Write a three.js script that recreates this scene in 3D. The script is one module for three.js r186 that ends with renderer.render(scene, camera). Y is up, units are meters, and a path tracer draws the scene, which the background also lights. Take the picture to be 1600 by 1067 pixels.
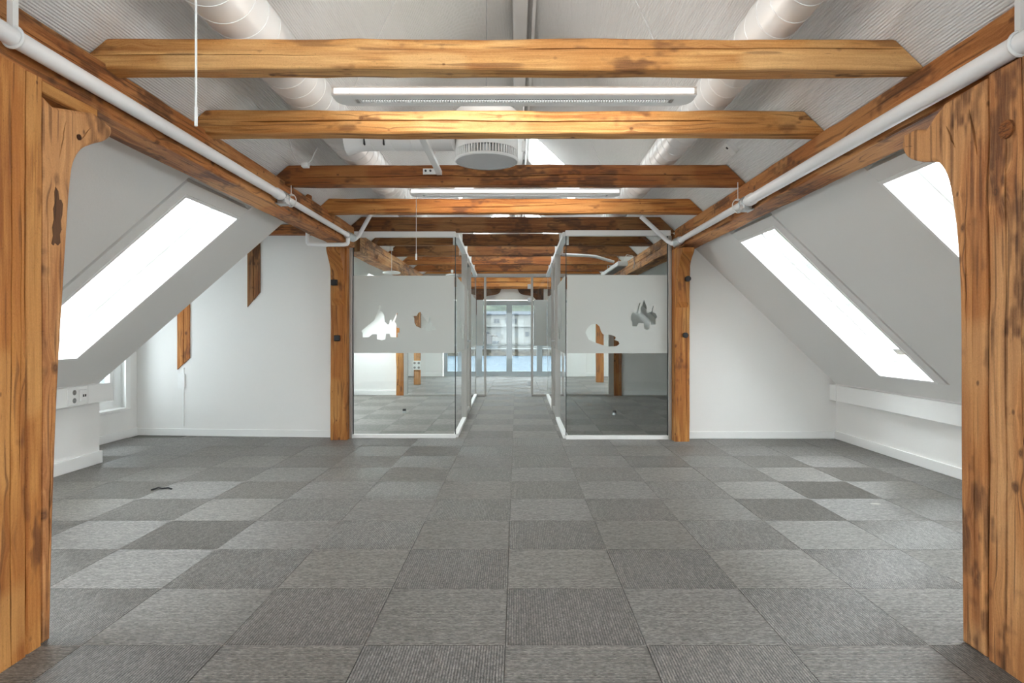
import * as THREE from 'three';
import { mergeGeometries } from 'three/addons/utils/BufferGeometryUtils.js';
import { RoundedBoxGeometry } from 'three/addons/geometries/RoundedBoxGeometry.js';
import { Brush, Evaluator, SUBTRACTION } from 'three-bvh-csg';
import { RectAreaLightUniformsLib } from 'three/addons/lights/RectAreaLightUniformsLib.js';

// ---------------------------------------------------------------- camera, sky, exposure
RectAreaLightUniformsLib.init();
const scene = new THREE.Scene();
const camera = new THREE.PerspectiveCamera(2 * Math.atan(533.5 / 987) * 180 / Math.PI, 1600 / 1067, 0.05, 2000);
camera.position.set(0, 1.1, 0);
camera.lookAt(0, 1.1, -10);
camera.setViewOffset(1600, 1067, -7, 10.5, 1600, 1067);
scene.background = new THREE.Color().setRGB(4.6, 4.75, 4.9);       // overcast sky
const renderer = new THREE.WebGLRenderer({ antialias: true });
renderer.toneMapping = THREE.LinearToneMapping;
renderer.toneMappingExposure = 2.6;
renderer.shadowMap.enabled = true;
const LAMP = 16;                                                       // radiance of the luminaire side strips

// ---------------------------------------------------------------- helpers
let rs = 7;
const rnd = () => { rs = (rs * 1664525 + 1013904223) >>> 0; return rs / 4294967296; };
const lerp = (a, b, t) => a + (b - a) * t, clamp = (x, a, b) => Math.min(b, Math.max(a, x));
const sstep = (a, b, x) => { const t = clamp((x - a) / (b - a), 0, 1); return t * t * (3 - 2 * t); };
const hash = (x, y, s) => { let h = Math.imul(x, 374761393) + Math.imul(y, 668265263) + Math.imul(s, 974634777); h = Math.imul(h ^ (h >>> 13), 1274126177); return ((h ^ (h >>> 16)) >>> 0) / 4294967296; };
const vnoise = (x, y, px, py, s) => {          // value noise, periodic in px, py
  const ix = Math.floor(x), iy = Math.floor(y), fx = x - ix, fy = y - iy, u = fx * fx * (3 - 2 * fx), v = fy * fy * (3 - 2 * fy);
  const X0 = ((ix % px) + px) % px, X1 = (X0 + 1) % px, Y0 = ((iy % py) + py) % py, Y1 = (Y0 + 1) % py;
  return lerp(lerp(hash(X0, Y0, s), hash(X1, Y0, s), u), lerp(hash(X0, Y1, s), hash(X1, Y1, s), u), v);
};
const n1 = (x, s) => vnoise(x, 0.5, 4096, 4096, s) * 2 - 1;
function tex(w, h, f, srgb, rep) {
  const d = new Uint8Array(w * h * 4);
  for (let y = 0, o = 0; y < h; y++) for (let x = 0; x < w; x++, o += 4) {
    const c = f(x, y, w, h);
    d[o] = clamp(c[0], 0, 255); d[o + 1] = clamp(c[1], 0, 255); d[o + 2] = clamp(c[2], 0, 255); d[o + 3] = 255;
  }
  const t = new THREE.DataTexture(d, w, h, THREE.RGBAFormat);
  t.wrapS = t.wrapT = THREE.RepeatWrapping; t.magFilter = THREE.LinearFilter; t.minFilter = THREE.LinearMipmapLinearFilter; t.generateMipmaps = true;
  if (srgb) t.colorSpace = THREE.SRGBColorSpace;
  if (rep) t.repeat.set(rep[0], rep[1]);
  t.needsUpdate = true;
  return t;
}
const names = new Map(), bases = new WeakMap();
function numbered(n) { const k = names.get(n) ?? 0; names.set(n, k + 1); return k ? n + '_' + String(k).padStart(3, '0') : n; }
function thing(name, label, category, [x, y, d] = [0, 0, 0], group, kind) {      // a Group at the thing's base
  const o = new THREE.Group(); o.name = numbered(name); o.position.set(x, y, -d); scene.add(o);
  o.userData = { label, category }; if (group) o.userData.group = group; if (kind) o.userData.kind = kind;
  bases.set(o, [x, y, -d]);
  return o;
}
function structure(name, label, category) {
  const o = new THREE.Group(); o.name = name; scene.add(o); o.userData = { label, category, kind: 'structure' }; bases.set(o, [0, 0, 0]);
  return o;
}
function part(parent, name, geos, mat, label) {    // geometries are given in world coordinates
  const g = Array.isArray(geos) ? (geos.length > 1 ? mergeGeometries(geos.map((k) => { const q = k.index ? k.toNonIndexed() : k.clone(); for (const a of Object.keys(q.attributes)) if (!['position', 'normal', 'uv'].includes(a)) q.deleteAttribute(a); return q; })) : geos[0].clone()) : geos.clone();
  const b = bases.get(parent);
  g.translate(-b[0], -b[1], -b[2]);
  const m = new THREE.Mesh(g, mat); m.name = name; parent.add(m); bases.set(m, b);
  if (label) m.userData.label = label;
  return m;
}
// box from x0..x1, y0..y1 and distance d0..d1, with uv in metres and a slight rounding
function box(x0, x1, y0, y1, d0, d1, r = 0) {
  const w = x1 - x0, h = y1 - y0, l = d1 - d0;
  const g = r ? new RoundedBoxGeometry(w, h, l, 2, Math.min(r, w / 2.01, h / 2.01, l / 2.01)) : new THREE.BoxGeometry(w, h, l);
  const p = g.attributes.position, n = g.attributes.normal, uv = g.attributes.uv;
  for (let i = 0; i < p.count; i++) {
    const ax = Math.abs(n.getX(i)), ay = Math.abs(n.getY(i)), az = Math.abs(n.getZ(i));
    if (ax >= ay && ax >= az) uv.setXY(i, p.getZ(i), p.getY(i)); else if (ay >= az) uv.setXY(i, p.getX(i), p.getZ(i)); else uv.setXY(i, p.getX(i), p.getY(i));
  }
  return g.translate((x0 + x1) / 2, (y0 + y1) / 2, -(d0 + d1) / 2);
}
const V = (x, y, d) => new THREE.Vector3(x, y, -d);
function tube(pts, r, seg = 12, n) {      // pts [x, y, d]; straight pieces with softened corners
  const c = new THREE.CatmullRomCurve3(pts.map((p) => V(...p)), false, 'catmullrom', 0.0);
  return new THREE.TubeGeometry(c, n ?? Math.max(2, pts.length * 6), r, seg, false);
}
function rod(a, b, r, seg = 16) {
  const A = V(...a), B = V(...b), L = A.distanceTo(B), g = new THREE.CylinderGeometry(r, r, L, seg);
  g.applyQuaternion(new THREE.Quaternion().setFromUnitVectors(new THREE.Vector3(0, 1, 0), B.clone().sub(A).normalize()));
  return g.translate((A.x + B.x) / 2, (A.y + B.y) / 2, (A.z + B.z) / 2);
}
function poly(pts, holes = []) {
  const s = new THREE.Shape(pts.map((p) => new THREE.Vector2(...p)));
  for (const h of holes) s.holes.push(new THREE.Path(h.map((p) => new THREE.Vector2(...p))));
  return s;
}
// a wall across the room: outline in x, y, from distance d0 to d1
function crossWall(pts, holes, d0, d1) { return new THREE.ExtrudeGeometry(poly(pts, holes), { depth: d1 - d0, bevelEnabled: false }).translate(0, 0, -d1); }
// a profile in (distance, y) with thickness along x
function sideProfile(pts, x0, x1, bevel = 0) {
  const g = new THREE.ExtrudeGeometry(poly(pts), { depth: x1 - x0 - 2 * bevel, bevelEnabled: bevel > 0, bevelSize: bevel, bevelThickness: bevel, bevelSegments: 2, bevelOffset: -bevel, curveSegments: 8 });
  g.translate(0, 0, bevel).rotateY(Math.PI / 2).translate(x0, 0, 0);
  return g;
}
const smooth = (pts, n) => new THREE.CatmullRomCurve3(pts.map((p) => new THREE.Vector3(p[0], p[1], 0))).getPoints(n).map((p) => [p.x, p.y]);

// ---------------------------------------------------------------- materials
function woodTexture(seed, o) {
  const W = 2048, H = 512, LX = 2.4, LY = 0.6, knots = [], scratches = [];
  for (let i = 0; i < o.knots; i++) knots.push([hash(i, 1, seed) * LX, hash(i, 2, seed) * LY, 0.005 + 0.013 * hash(i, 3, seed) ** 2, 0.35 + 0.65 * hash(i, 4, seed)]);
  for (let i = 0; i < 60; i++) scratches.push([hash(i, 5, seed) * LX, hash(i, 6, seed) * LY, (hash(i, 7, seed) - 0.5) * 0.5, 0.02 + 0.09 * hash(i, 8, seed), hash(i, 9, seed) < 0.6 ? 1 : -1]);
  const height = new Float32Array(W * H);
  const map = tex(W, H, (x, y) => {
    const u = x / W * LX, v0 = y / H * LY;
    let v = v0, core = 0, ring = 0;
    const wob = vnoise(u * 40, v0 * 40, 96, 24, seed + 14) - 0.5;
    for (const [ku, kv, r, str] of knots) {
      let du = u - ku, dv = v0 - kv; if (du > LX / 2) du -= LX; if (du < -LX / 2) du += LX; if (dv > LY / 2) dv -= LY; if (dv < -LY / 2) dv += LY;
      const q = (du * du) / (r * r * 16) + (dv * dv) / (r * r * 6), e = q < 8 ? Math.exp(-q) : 0;
      v += dv * e * 1.3;
      const rr = Math.sqrt(du * du * 0.45 + dv * dv) / r * (1 + wob * 0.7);
      if (rr < 1.4) { core = Math.max(core, (1 - sstep(0.35, 1.4, rr)) * str); ring = Math.sin(rr * 11); }
    }
    v += 0.02 * (vnoise(u * 1.25, v0 * 5, 3, 3, seed + 1) - 0.5) + 0.006 * (vnoise(u * 5, v0 * 20, 12, 12, seed + 12) - 0.5);
    const coarse = vnoise(u * 2.5, v * 40, 6, 24, seed + 2), mid = vnoise(u * 5, v * 110, 12, 66, seed + 3), fine = vnoise(u * 15, v * 420, 36, 252, seed + 4), dots = vnoise(u * 90, v * 420, 216, 252, seed + 5);
    const bands = 0.5 + 0.5 * Math.sin(v * 150 + 9 * vnoise(u * 1.25, v * 10, 3, 6, seed + 6));
    const patch = vnoise(u * 2.5, v0 * 6.67, 6, 4, seed + 7) * 0.45 + vnoise(u * 7.5, v0 * 16.67, 18, 10, seed + 8) * 0.35 + vnoise(u * 30, v0 * 60, 72, 36, seed + 15) * 0.2;
    let g = 0.34 * coarse + 0.3 * mid + 0.24 * fine + 0.12 * bands;
    g = clamp((g - 0.5) * o.contrast + 0.5, 0, 1);
    const stain = sstep(o.stain, o.stain + 0.2, patch) * 0.7 * (0.55 + 0.45 * fine);
    let mark = 0;
    for (const [su, sv, an, len, sg] of scratches) { const du = u - su; if (du > 0 && du < len) { const dv = Math.abs(v0 - sv - an * du * (0.2 + an * an)); if (dv < 0.0016) mark += sg * (1 - dv / 0.0016) * Math.sin(du / len * Math.PI); } }
    const streak = sstep(0.74, 0.9, vnoise(u * 3.75, v * 90, 9, 54, seed + 16));
    const c = [0, 1, 2].map((k) => {
      let q = lerp(o.light[k], o.dark[k], g);
      q = lerp(q, o.tint[k], 0.5 * sstep(0.42, 0.7, vnoise(u * 2.5, v0 * 8.33, 6, 5, seed + 9)));
      q = lerp(q, o.pale[k], 0.45 * sstep(0.55, 0.8, vnoise(u * 3.75, v0 * 6.67, 9, 4, seed + 10)));
      q = lerp(q, o.deep[k], Math.min(0.85, stain + streak * 0.4));
      q = lerp(q, o.deep[k] * (0.95 + 0.2 * ring), core * 0.7);
      if (mark > 0) q = lerp(q, o.pale[k] * 1.06, Math.min(0.5, mark * 0.5)); else q = lerp(q, o.deep[k], Math.min(0.6, -mark * 0.6));
      return q * (dots > 0.94 ? 0.86 : 1) + (vnoise(u * 240, v0 * 420, 576, 252, seed + 11) - 0.5) * 12;
    });
    height[y * W + x] = clamp(0.55 + (0.5 - g) * 0.5 - core * 0.2 - streak * 0.25 + (fine - 0.5) * 0.3, 0, 1);
    return c;
  }, true, [1 / LX, 1 / LY]);
  const bump = tex(W, H, (x, y) => { const q = height[y * W + x] * 255; return [q, q, q]; }, false, [1 / LX, 1 / LY]);
  return { map, bump };
}
const woodA = woodTexture(11, { knots: 16, contrast: 1.7, stain: 0.6, light: [226, 174, 108], dark: [166, 106, 50], tint: [196, 130, 64], pale: [236, 196, 140], deep: [92, 54, 26] });
const woodB = woodTexture(23, { knots: 22, contrast: 1.9, stain: 0.52, light: [220, 168, 112], dark: [156, 102, 58], tint: [182, 122, 66], pale: [226, 190, 144], deep: [78, 50, 30] });
const wood = (t, hex, rough = 0.72, bump = 0.003) => new THREE.MeshStandardMaterial({ map: t.map, bumpMap: t.bump, bumpScale: bump, roughness: rough, color: hex });
const M = {
  beamHoney: wood(woodA, 0xffffff), beamAmber: wood(woodA, 0xe6cdac), beamBrown: wood(woodB, 0xd2b28c), beamDark: wood(woodB, 0xb4a08a),
  purlin: wood(woodB, 0xefd8bc), postHoney: wood(woodA, 0xf0dcc0), postPale: wood(woodB, 0xfff0e2), postAmber: wood(woodA, 0xdac6a6), limewashed: wood(woodB, 0xf4ece6),
};
const plaster = tex(512, 512, (x, y) => { const q = 128 + (vnoise(x / 2, y / 2, 256, 256, 51) - 0.5) * 90 + (vnoise(x / 9, y / 7, 57, 73, 52) - 0.5) * 60; return [q, q, q]; }, false, [1 / 0.6, 1 / 0.6]);
const weave = tex(512, 512, (x, y) => { const q = 128 + 50 * Math.sin(x / 512 * Math.PI * 2 * 96) * (0.5 + vnoise(x / 4, y / 16, 128, 32, 53)) + 50 * Math.sin(y / 512 * Math.PI * 2 * 80) * (0.5 + vnoise(x / 16, y / 4, 32, 128, 54)); return [q, q, q]; }, false, [1 / 0.5, 1 / 0.5]);
const ribs = tex(1024, 1024, (x, y) => {      // ribbed wallpaper, ribs of uneven strength running along v
  const w = x + 3 * (vnoise(x / 40, y / 90, 26, 12, 55) - 0.5), q = 128 + 105 * Math.sin(w / 1024 * Math.PI * 2 * 84) * (0.35 + 0.9 * vnoise(x / 5, y / 60, 205, 18, 56)) + (vnoise(x / 2, y / 3, 512, 342, 57) - 0.5) * 60;
  return [q, q, q];
}, false, [1, 1]);
const std = (o) => new THREE.MeshStandardMaterial(o), phys = (o) => new THREE.MeshPhysicalMaterial(o);
Object.assign(M, {
  wallWhite: std({ color: 0xf0efec, roughness: 0.85, bumpMap: weave, bumpScale: 0.0006 }),
  slopeSmooth: std({ color: 0xebeae7, roughness: 0.9, bumpMap: plaster, bumpScale: 0.0008 }),
  slopeRibbed: std({ color: 0xefeeec, roughness: 0.88, bumpMap: ribs, bumpScale: 0.0035 }),
  whitePaint: std({ color: 0xf2f2f0, roughness: 0.45 }),
  whitePlastic: std({ color: 0xf1f1ef, roughness: 0.35 }),
  ductWhite: std({ color: 0xf0f0ef, roughness: 0.38 }),
  pipeWhite: std({ color: 0xf4f4f4, roughness: 0.3 }),
  steel: std({ color: 0xb9bcbe, roughness: 0.3, metalness: 0.9 }),
  foil: std({ color: 0xd9dbdd, roughness: 0.28, metalness: 0.9 }),
  aluminium: std({ color: 0xb4b1ac, roughness: 0.42, metalness: 0.55 }),
  seal: std({ color: 0x2a2c2e, roughness: 0.6 }),
  black: std({ color: 0x18181a, roughness: 0.55 }),
  darkSlot: std({ color: 0x3b3b3d, roughness: 0.8 }),
  groove: std({ color: 0x8e8d8a, roughness: 0.7 }),
  glass: phys({ color: 0xf3f7f6, roughness: 0.0, transmission: 1, thickness: 0, ior: 1.5 }),
  windowGlass: phys({ color: 0xaab2b4, roughness: 0.0, transmission: 1, thickness: 0, ior: 1.5 }),
  skyGlass: phys({ color: 0xf4f8f8, roughness: 0.0, transmission: 1, thickness: 0, ior: 1.3 }),
  frosted: phys({ color: 0xcbcdc9, roughness: 1.0, transmission: 0.15, thickness: 0, specularIntensity: 0 }),
  diffuser: std({ color: 0xf6f6f4, roughness: 0.5, emissive: 0xffffff, emissiveIntensity: 0.55 }),
  timberDark: wood(woodB, 0x7d6a58),
});

// ---------------------------------------------------------------- roof geometry: two slopes meeting at the ridge
const SL = { m: 0.87, sg: -1 }, SR = { m: 0.96, sg: 1 }, RX = 0.0137, RY = 3.819;
for (const S of [SL, SR]) S.k = Math.sqrt(1 + S.m * S.m);
const sOf = (S, x) => Math.abs(x - RX) * S.k;
const slopeY = (S, x) => RY - S.m * Math.abs(x - RX);
// extrude a shape given in (s down the slope, distance d) outward from height h0 above the inner face
function onSlope(S, outline, holes, h0, thick) {
  const f = (pts) => pts.map(([s, d]) => [s, S.sg < 0 ? -d : d]);
  const g = new THREE.ExtrudeGeometry(poly(f(outline), holes.map(f)), { depth: thick, bevelEnabled: false });
  const a = 1 / S.k, b = S.m / S.k, e1 = new THREE.Vector3(S.sg * a, -b, 0), e2 = new THREE.Vector3(0, 0, S.sg < 0 ? 1 : -1), e3 = new THREE.Vector3().crossVectors(e1, e2);
  g.translate(0, 0, h0).applyMatrix4(new THREE.Matrix4().makeBasis(e1, e2, e3)).translate(RX, RY, 0);
  return g;
}
const rect = (s0, s1, d0, d1) => [[s0, d0], [s1, d0], [s1, d1], [s0, d1]];
const BACK = -1.45, FAR = 16.7, THK = 0.22;
const leftSky = [[-0.34, 0.44], [1.83, 2.61], [4.0, 4.78], [7.3, 8.08], [9.0, 9.78], [10.5, 11.28], [12.6, 13.38], [14.7, 15.48]];
const rightSky = [[0.51, 1.28], [2.68, 3.45], [4.85, 5.62], [13.0, 13.77], [15.1, 15.87]];
const LS = [sOf(SL, -2.09), sOf(SL, -3.33)], RSs = [sOf(SR, 1.976), sOf(SR, 3.237)];
const upperSky = [[7.95, 9.3], [12.2, 13.6]];
const US = [0.22, 1.15];

// ================================================================= THE SETTING
// ---------------------------------------------------------------- floor
const floor = structure('floor', 'floor of grey ribbed carpet tiles laid in a quarter-turned checker', 'floor');
part(floor, 'floor_slab', box(-4.4, 3.6, -0.3, -0.008, BACK - 0.1, FAR + 0.1), std({ color: 0x77756f, roughness: 0.9 }));
const carpetH = new Float32Array(1024 * 1024);
const carpetMap = tex(1024, 1024, (x, y) => {
  const t = x / 1024 * 52, loop = Math.abs(Math.sin(t * Math.PI)), tuft = vnoise(x / 6, y / 14, 170, 73, 71), fleck = vnoise(x / 10, y / 24, 102, 42, 72), fine = vnoise(x / 2.5, y / 3, 410, 341, 73), row = vnoise(Math.floor(t) + 0.5, y / 60, 52, 17, 74);
  const h = Math.sqrt(loop) * 0.7 + tuft * 0.3;
  carpetH[y * 1024 + x] = h;
  const b = 70 + 76 * loop * (0.45 + 0.55 * tuft) + 46 * (fleck - 0.5) + 34 * (fine - 0.5) + 26 * (row - 0.5);
  return [b * 1.02, b * 0.99, b * 0.955];
}, true, [2, 2]);
const carpetBump = tex(1024, 1024, (x, y) => { const q = carpetH[y * 1024 + x] * 255; return [q, q, q]; }, false, [2, 2]);
const carpetMats = [0xf6f6f6, 0xece9e6, 0xe3e1df].map((c) => phys({ map: carpetMap, bumpMap: carpetBump, bumpScale: 0.003, roughness: 0.45, anisotropy: 0.9, color: c, sheen: 0.35, sheenColor: new THREE.Color(0xcfcfcf), sheenRoughness: 0.5 }));
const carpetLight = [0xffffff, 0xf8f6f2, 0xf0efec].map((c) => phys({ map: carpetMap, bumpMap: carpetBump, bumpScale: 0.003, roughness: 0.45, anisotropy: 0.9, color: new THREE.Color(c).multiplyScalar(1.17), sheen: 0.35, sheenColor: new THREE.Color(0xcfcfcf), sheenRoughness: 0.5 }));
const carpetSpeck = tex(256, 256, (x, y) => { const b = 112 + 30 * (vnoise(x / 8, y / 16, 32, 16, 75) - 0.5) + 24 * (vnoise(x / 3, y / 3, 85, 85, 76) - 0.5); return [b * 1.02, b * 0.99, b * 0.955]; }, true, [2, 2]);
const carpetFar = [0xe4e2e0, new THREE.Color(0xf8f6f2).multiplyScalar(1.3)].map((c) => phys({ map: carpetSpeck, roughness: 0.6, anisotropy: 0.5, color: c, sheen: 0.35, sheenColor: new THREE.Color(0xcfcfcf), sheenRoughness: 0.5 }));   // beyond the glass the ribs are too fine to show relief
const X0 = -0.0395, D0 = 2.238, T = 0.5;
const tileCache = new Map();
function tileGeo(x0, x1, d0, d1, turned) {
  const key = [(x1 - x0).toFixed(3), (d1 - d0).toFixed(3), turned].join();
  if (!tileCache.has(key)) {
    const g = new THREE.BoxGeometry(x1 - x0 - 0.0022, 0.008, d1 - d0 - 0.0022), p = g.attributes.position, uv = g.attributes.uv;
    for (let i = 0; i < p.count; i++) uv.setXY(i, (turned ? p.getZ(i) : p.getX(i)) + 0.25, (turned ? p.getX(i) : p.getZ(i)) + 0.25);
    tileCache.set(key, g);
  }
  return tileCache.get(key);
}
const restTiles = [[], []];
for (let k = -10; k <= 29; k++) for (let c = -9; c <= 6; c++) {
  const d0 = D0 + k * T, d1 = Math.min(d0 + T, FAR), dormer = d0 > 5.1 && d1 < 7;
  let x0 = Math.max(X0 + c * T, dormer ? -4.17 : -3.585), x1 = Math.min(X0 + (c + 1) * T, 3.385);
  if (x1 - x0 < 0.02 || d1 - d0 < 0.02) continue;
  const odd = ((k + c) % 2 + 2) % 2 === 1, near = d1 > 1.95 && d1 < 11.75 && Math.max(Math.abs(x0), Math.abs(x1)) * 0 + Math.min(Math.abs(x0), Math.abs(x1)) * 987 / d1 < 815;
  if (near) {
    const t = new THREE.Mesh(tileGeo(x0, x1, d0, d1, odd), d0 > 6.7 ? carpetFar[odd ? 1 : 0] : (odd ? carpetLight : carpetMats)[Math.floor(hash(k, c, 5) * 3)]);
    t.name = 'carpet_tile'; t.position.set((x0 + x1) / 2, -0.004, -(d0 + d1) / 2); floor.add(t);
  } else restTiles[odd ? 1 : 0].push(tileGeo(x0, x1, d0, d1, odd).clone().translate((x0 + x1) / 2, -0.004, -(d0 + d1) / 2));
}
restTiles.forEach((list, i) => { const m = part(floor, 'carpet', list, carpetFar[i]); m.userData.kind = 'stuff'; });

// ---------------------------------------------------------------- ceiling slopes
const ceiling = structure('ceiling', 'white pitched attic ceiling, ribbed above the purlins', 'ceiling');
const cut = (list, s) => list.map(([a, b]) => (b < 6 ? rect(s[0] - 0.115, s[1], a - 0.135, b) : rect(s[0], s[1], a, b)));      // the near ones leave a joint beside their surround
const sPl = sOf(SL, -1.86), sPr = sOf(SR, 1.82), sBl = sOf(SL, -3.76), sBr = sOf(SR, 3.56);
part(ceiling, 'upper_slope', onSlope(SL, rect(0, sPl, BACK - 0.1, FAR + 0.1), cut(upperSky, US), 0, THK), M.slopeRibbed, 'ribbed white slope on the left');
part(ceiling, 'upper_slope', onSlope(SR, rect(0, sPr, BACK - 0.1, FAR + 0.1), cut(upperSky, US), 0, THK), M.slopeRibbed, 'ribbed white slope on the right');
const A1 = 5.43, A2 = 6.95;
part(ceiling, 'lower_slope', onSlope(SL, [[sPl, BACK - 0.1], [sBl, BACK - 0.1], [sBl, A1], [sPl, A1]], cut(leftSky.filter((q) => q[1] < A1), LS), 0, THK), M.slopeSmooth);
part(ceiling, 'lower_slope', onSlope(SL, [[sPl, A2], [sBl, A2], [sBl, FAR + 0.1], [sPl, FAR + 0.1]], cut(leftSky.filter((q) => q[0] > A2), LS), 0, THK), M.slopeSmooth);
part(ceiling, 'lower_slope', onSlope(SR, rect(sPr, sBr, BACK - 0.1, FAR + 0.1), cut(rightSky, RSs), 0, THK), M.slopeSmooth);
part(ceiling, 'ridge_casing', box(-0.03, 0.09, 3.66, 3.85, BACK, FAR, 0.008), M.whitePaint);
part(ceiling, 'ridge_rail', box(0.125, 0.15, 3.62, 3.75, BACK, FAR), M.whitePaint);
// dormer roof over the left window
part(ceiling, 'dormer_ceiling', box(-4.45, -1.86, 2.27, 2.4, A1 - 0.15, A2 + 0.15), M.slopeSmooth);

// ---------------------------------------------------------------- walls
const wallLeft = structure('wall_left', 'low white knee wall under the left slope', 'wall');
part(wallLeft, 'knee_wall', [box(-3.76, -3.585, -0.3, 0.76, BACK, A1)], M.wallWhite);
part(wallLeft, 'knee_wall', [box(-3.76, -3.585, -0.3, 0.76, A2, FAR)], M.wallWhite);
part(wallLeft, 'dormer_parapet', box(-4.36, -4.17, -0.3, 0.3, A1 - 0.12, A2 + 0.1), M.wallWhite);
part(wallLeft, 'dormer_pier', box(-4.36, -4.17, 0.3, 2.3, 6.8, A2 + 0.1), M.wallWhite);
part(wallLeft, 'dormer_lintel', box(-4.36, -4.17, 1.75, 2.3, A1 - 0.12, 6.8), M.wallWhite);
part(wallLeft, 'dormer_cheek', crossWall([[-4.36, -0.3], [-3.6, -0.3], [-3.6, slopeY(SL, -3.6) + 0.03], [-1.88, slopeY(SL, -1.88) + 0.03], [-1.88, 2.3], [-4.36, 2.3]], [], A1 - 0.13, A1 - 0.005), M.wallWhite);
const wallRight = structure('wall_right', 'low white knee wall under the right slope', 'wall');
part(wallRight, 'knee_wall', box(3.385, 3.56, -0.3, 0.66, BACK, FAR), M.wallWhite);
const gable = [[-3.76, -0.3], [3.56, -0.3], [3.56, slopeY(SR, 3.56) + 0.1], [RX, RY + 0.1], [-3.76, slopeY(SL, -3.76) + 0.1]];
const hole = (x0, x1, y0, y1) => [[x0, y0], [x1, y0], [x1, y1], [x0, y1]];
const wallFar = structure('wall_far', 'white gable wall around the waterside doors', 'wall');
part(wallFar, 'gable_wall', crossWall(gable, [hole(-1.95, 1.55, 0.0, 2.02)], FAR, FAR + 0.25), M.wallWhite);
const wallBack = structure('wall_back', 'white gable wall behind the viewer with wide windows', 'wall');
part(wallBack, 'gable_wall', crossWall(gable, [hole(-1.15, 1.15, 0.05, 2.05), [[-1.1, 2.3], [1.1, 2.3], [0.3, 3.3], [-0.3, 3.3]]], BACK - 0.25, BACK), M.wallWhite);
// partition walls beside the glass room
const wallPL = structure('wall_partition_left', 'white end wall left of the glass room with dark timber stubs', 'wall');
{ // slightly out of square: nearer at the glass than at the window
  const g = new THREE.ExtrudeGeometry(poly([[-4.2, -6.94], [-1.86, -6.78], [-1.86, -6.92], [-4.2, -7.08]]), { depth: 2.3, bevelEnabled: false }).rotateX(-Math.PI / 2);
  g.scale(1, 1, -1); const ix = g.attributes.position; for (let i = 0; i < ix.count; i += 3) { const a = [ix.getX(i), ix.getY(i), ix.getZ(i)]; ix.setXYZ(i, ix.getX(i + 1), ix.getY(i + 1), ix.getZ(i + 1)); ix.setXYZ(i + 1, ...a); }
  g.computeVertexNormals();
  part(wallPL, 'wall_sheet', g, M.wallWhite);
  const th = Math.atan2(0.16, 2.34), plane = (pts, t) => { const s = new THREE.ExtrudeGeometry(poly(pts), { depth: t, bevelEnabled: false }); s.rotateY(-th).translate(-4.2, 0, -6.94); return s; };
  // lower sheet, proud of the wall up to the old roof line
  part(wallPL, 'lower_sheet', plane([[0.0, 0], [2.25, 0], [2.25, 1.98], [0.57, 0.72], [0.57, 0.0]], 0.006), M.wallWhite);
  part(wallPL, 'cable_duct', plane([[0.555, 0.1], [0.575, 0.1], [0.575, 0.74], [0.555, 0.74]], 0.012), M.whitePaint);
  globalThis.farPlane = plane;
}
const wallPR = structure('wall_partition_right', 'white end wall under the slope right of the glass room', 'wall');
part(wallPR, 'wall_sheet', crossWall([[1.78, -0.3], [3.4, -0.3], [3.4, slopeY(SR, 3.4) + 0.05], [1.78, slopeY(SR, 1.78) + 0.05]], [], 6.7, 6.82), M.wallWhite);
const wallML = structure('wall_middle', 'white cross walls at the back of the two glass rooms', 'wall');
part(wallML, 'wall_sheet', crossWall([[-3.6, -0.3], [-2.19, -0.3], [-2.19, slopeY(SL, -2.19) + 0.05], [-3.6, slopeY(SL, -3.6) + 0.05]], [], 11.55, 11.67), M.wallWhite);
part(wallML, 'wall_sheet', crossWall([[1.92, -0.3], [3.4, -0.3], [3.4, slopeY(SR, 3.4) + 0.05], [1.92, slopeY(SR, 1.92) + 0.05]], [], 11.5, 11.62), M.wallWhite);
// baseboards
const bbL = structure('baseboard_left', 'white baseboards along the left walls', 'baseboard');
part(bbL, 'board', box(-3.585, -3.567, 0, 0.105, BACK, A1 + 0.0, 0.004), M.whitePaint);
part(bbL, 'board_return', box(-3.6, -3.567, 0, 0.105, A1, A1 + 0.016, 0.004), M.whitePaint);
part(bbL, 'board', box(-4.17, -4.152, 0, 0.085, A1, 6.93, 0.004), M.whitePaint);
part(bbL, 'board', box(-3.585, -3.567, 0, 0.09, 7.1, FAR, 0.004), M.whitePaint);
part(bbL, 'board', farPlane([[0.02, 0], [2.27, 0], [2.27, 0.075], [0.02, 0.075]], 0.018), M.whitePaint);
const bbR = structure('baseboard_right', 'white baseboards along the right walls', 'baseboard');
part(bbR, 'board', box(3.367, 3.385, 0, 0.085, BACK, 6.7, 0.004), M.whitePaint);
part(bbR, 'board', box(3.367, 3.385, 0, 0.085, 6.82, FAR, 0.004), M.whitePaint);
part(bbR, 'board', box(1.79, 3.37, 0, 0.075, 6.682, 6.7, 0.004), M.whitePaint);
const bbM = structure('baseboard_middle', 'white baseboards of the far cross walls', 'baseboard');
part(bbM, 'board', box(-3.57, -2.2, 0, 0.09, 11.53, 11.55, 0.004), M.whitePaint);
part(bbM, 'board', box(1.93, 3.37, 0, 0.09, 11.48, 11.5, 0.004), M.whitePaint);
part(bbM, 'board', box(-3.57, -1.97, 0, 0.09, FAR - 0.018, FAR, 0.004), M.whitePaint);
part(bbM, 'board', box(1.57, 3.37, 0, 0.09, FAR - 0.018, FAR, 0.004), M.whitePaint);

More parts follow.
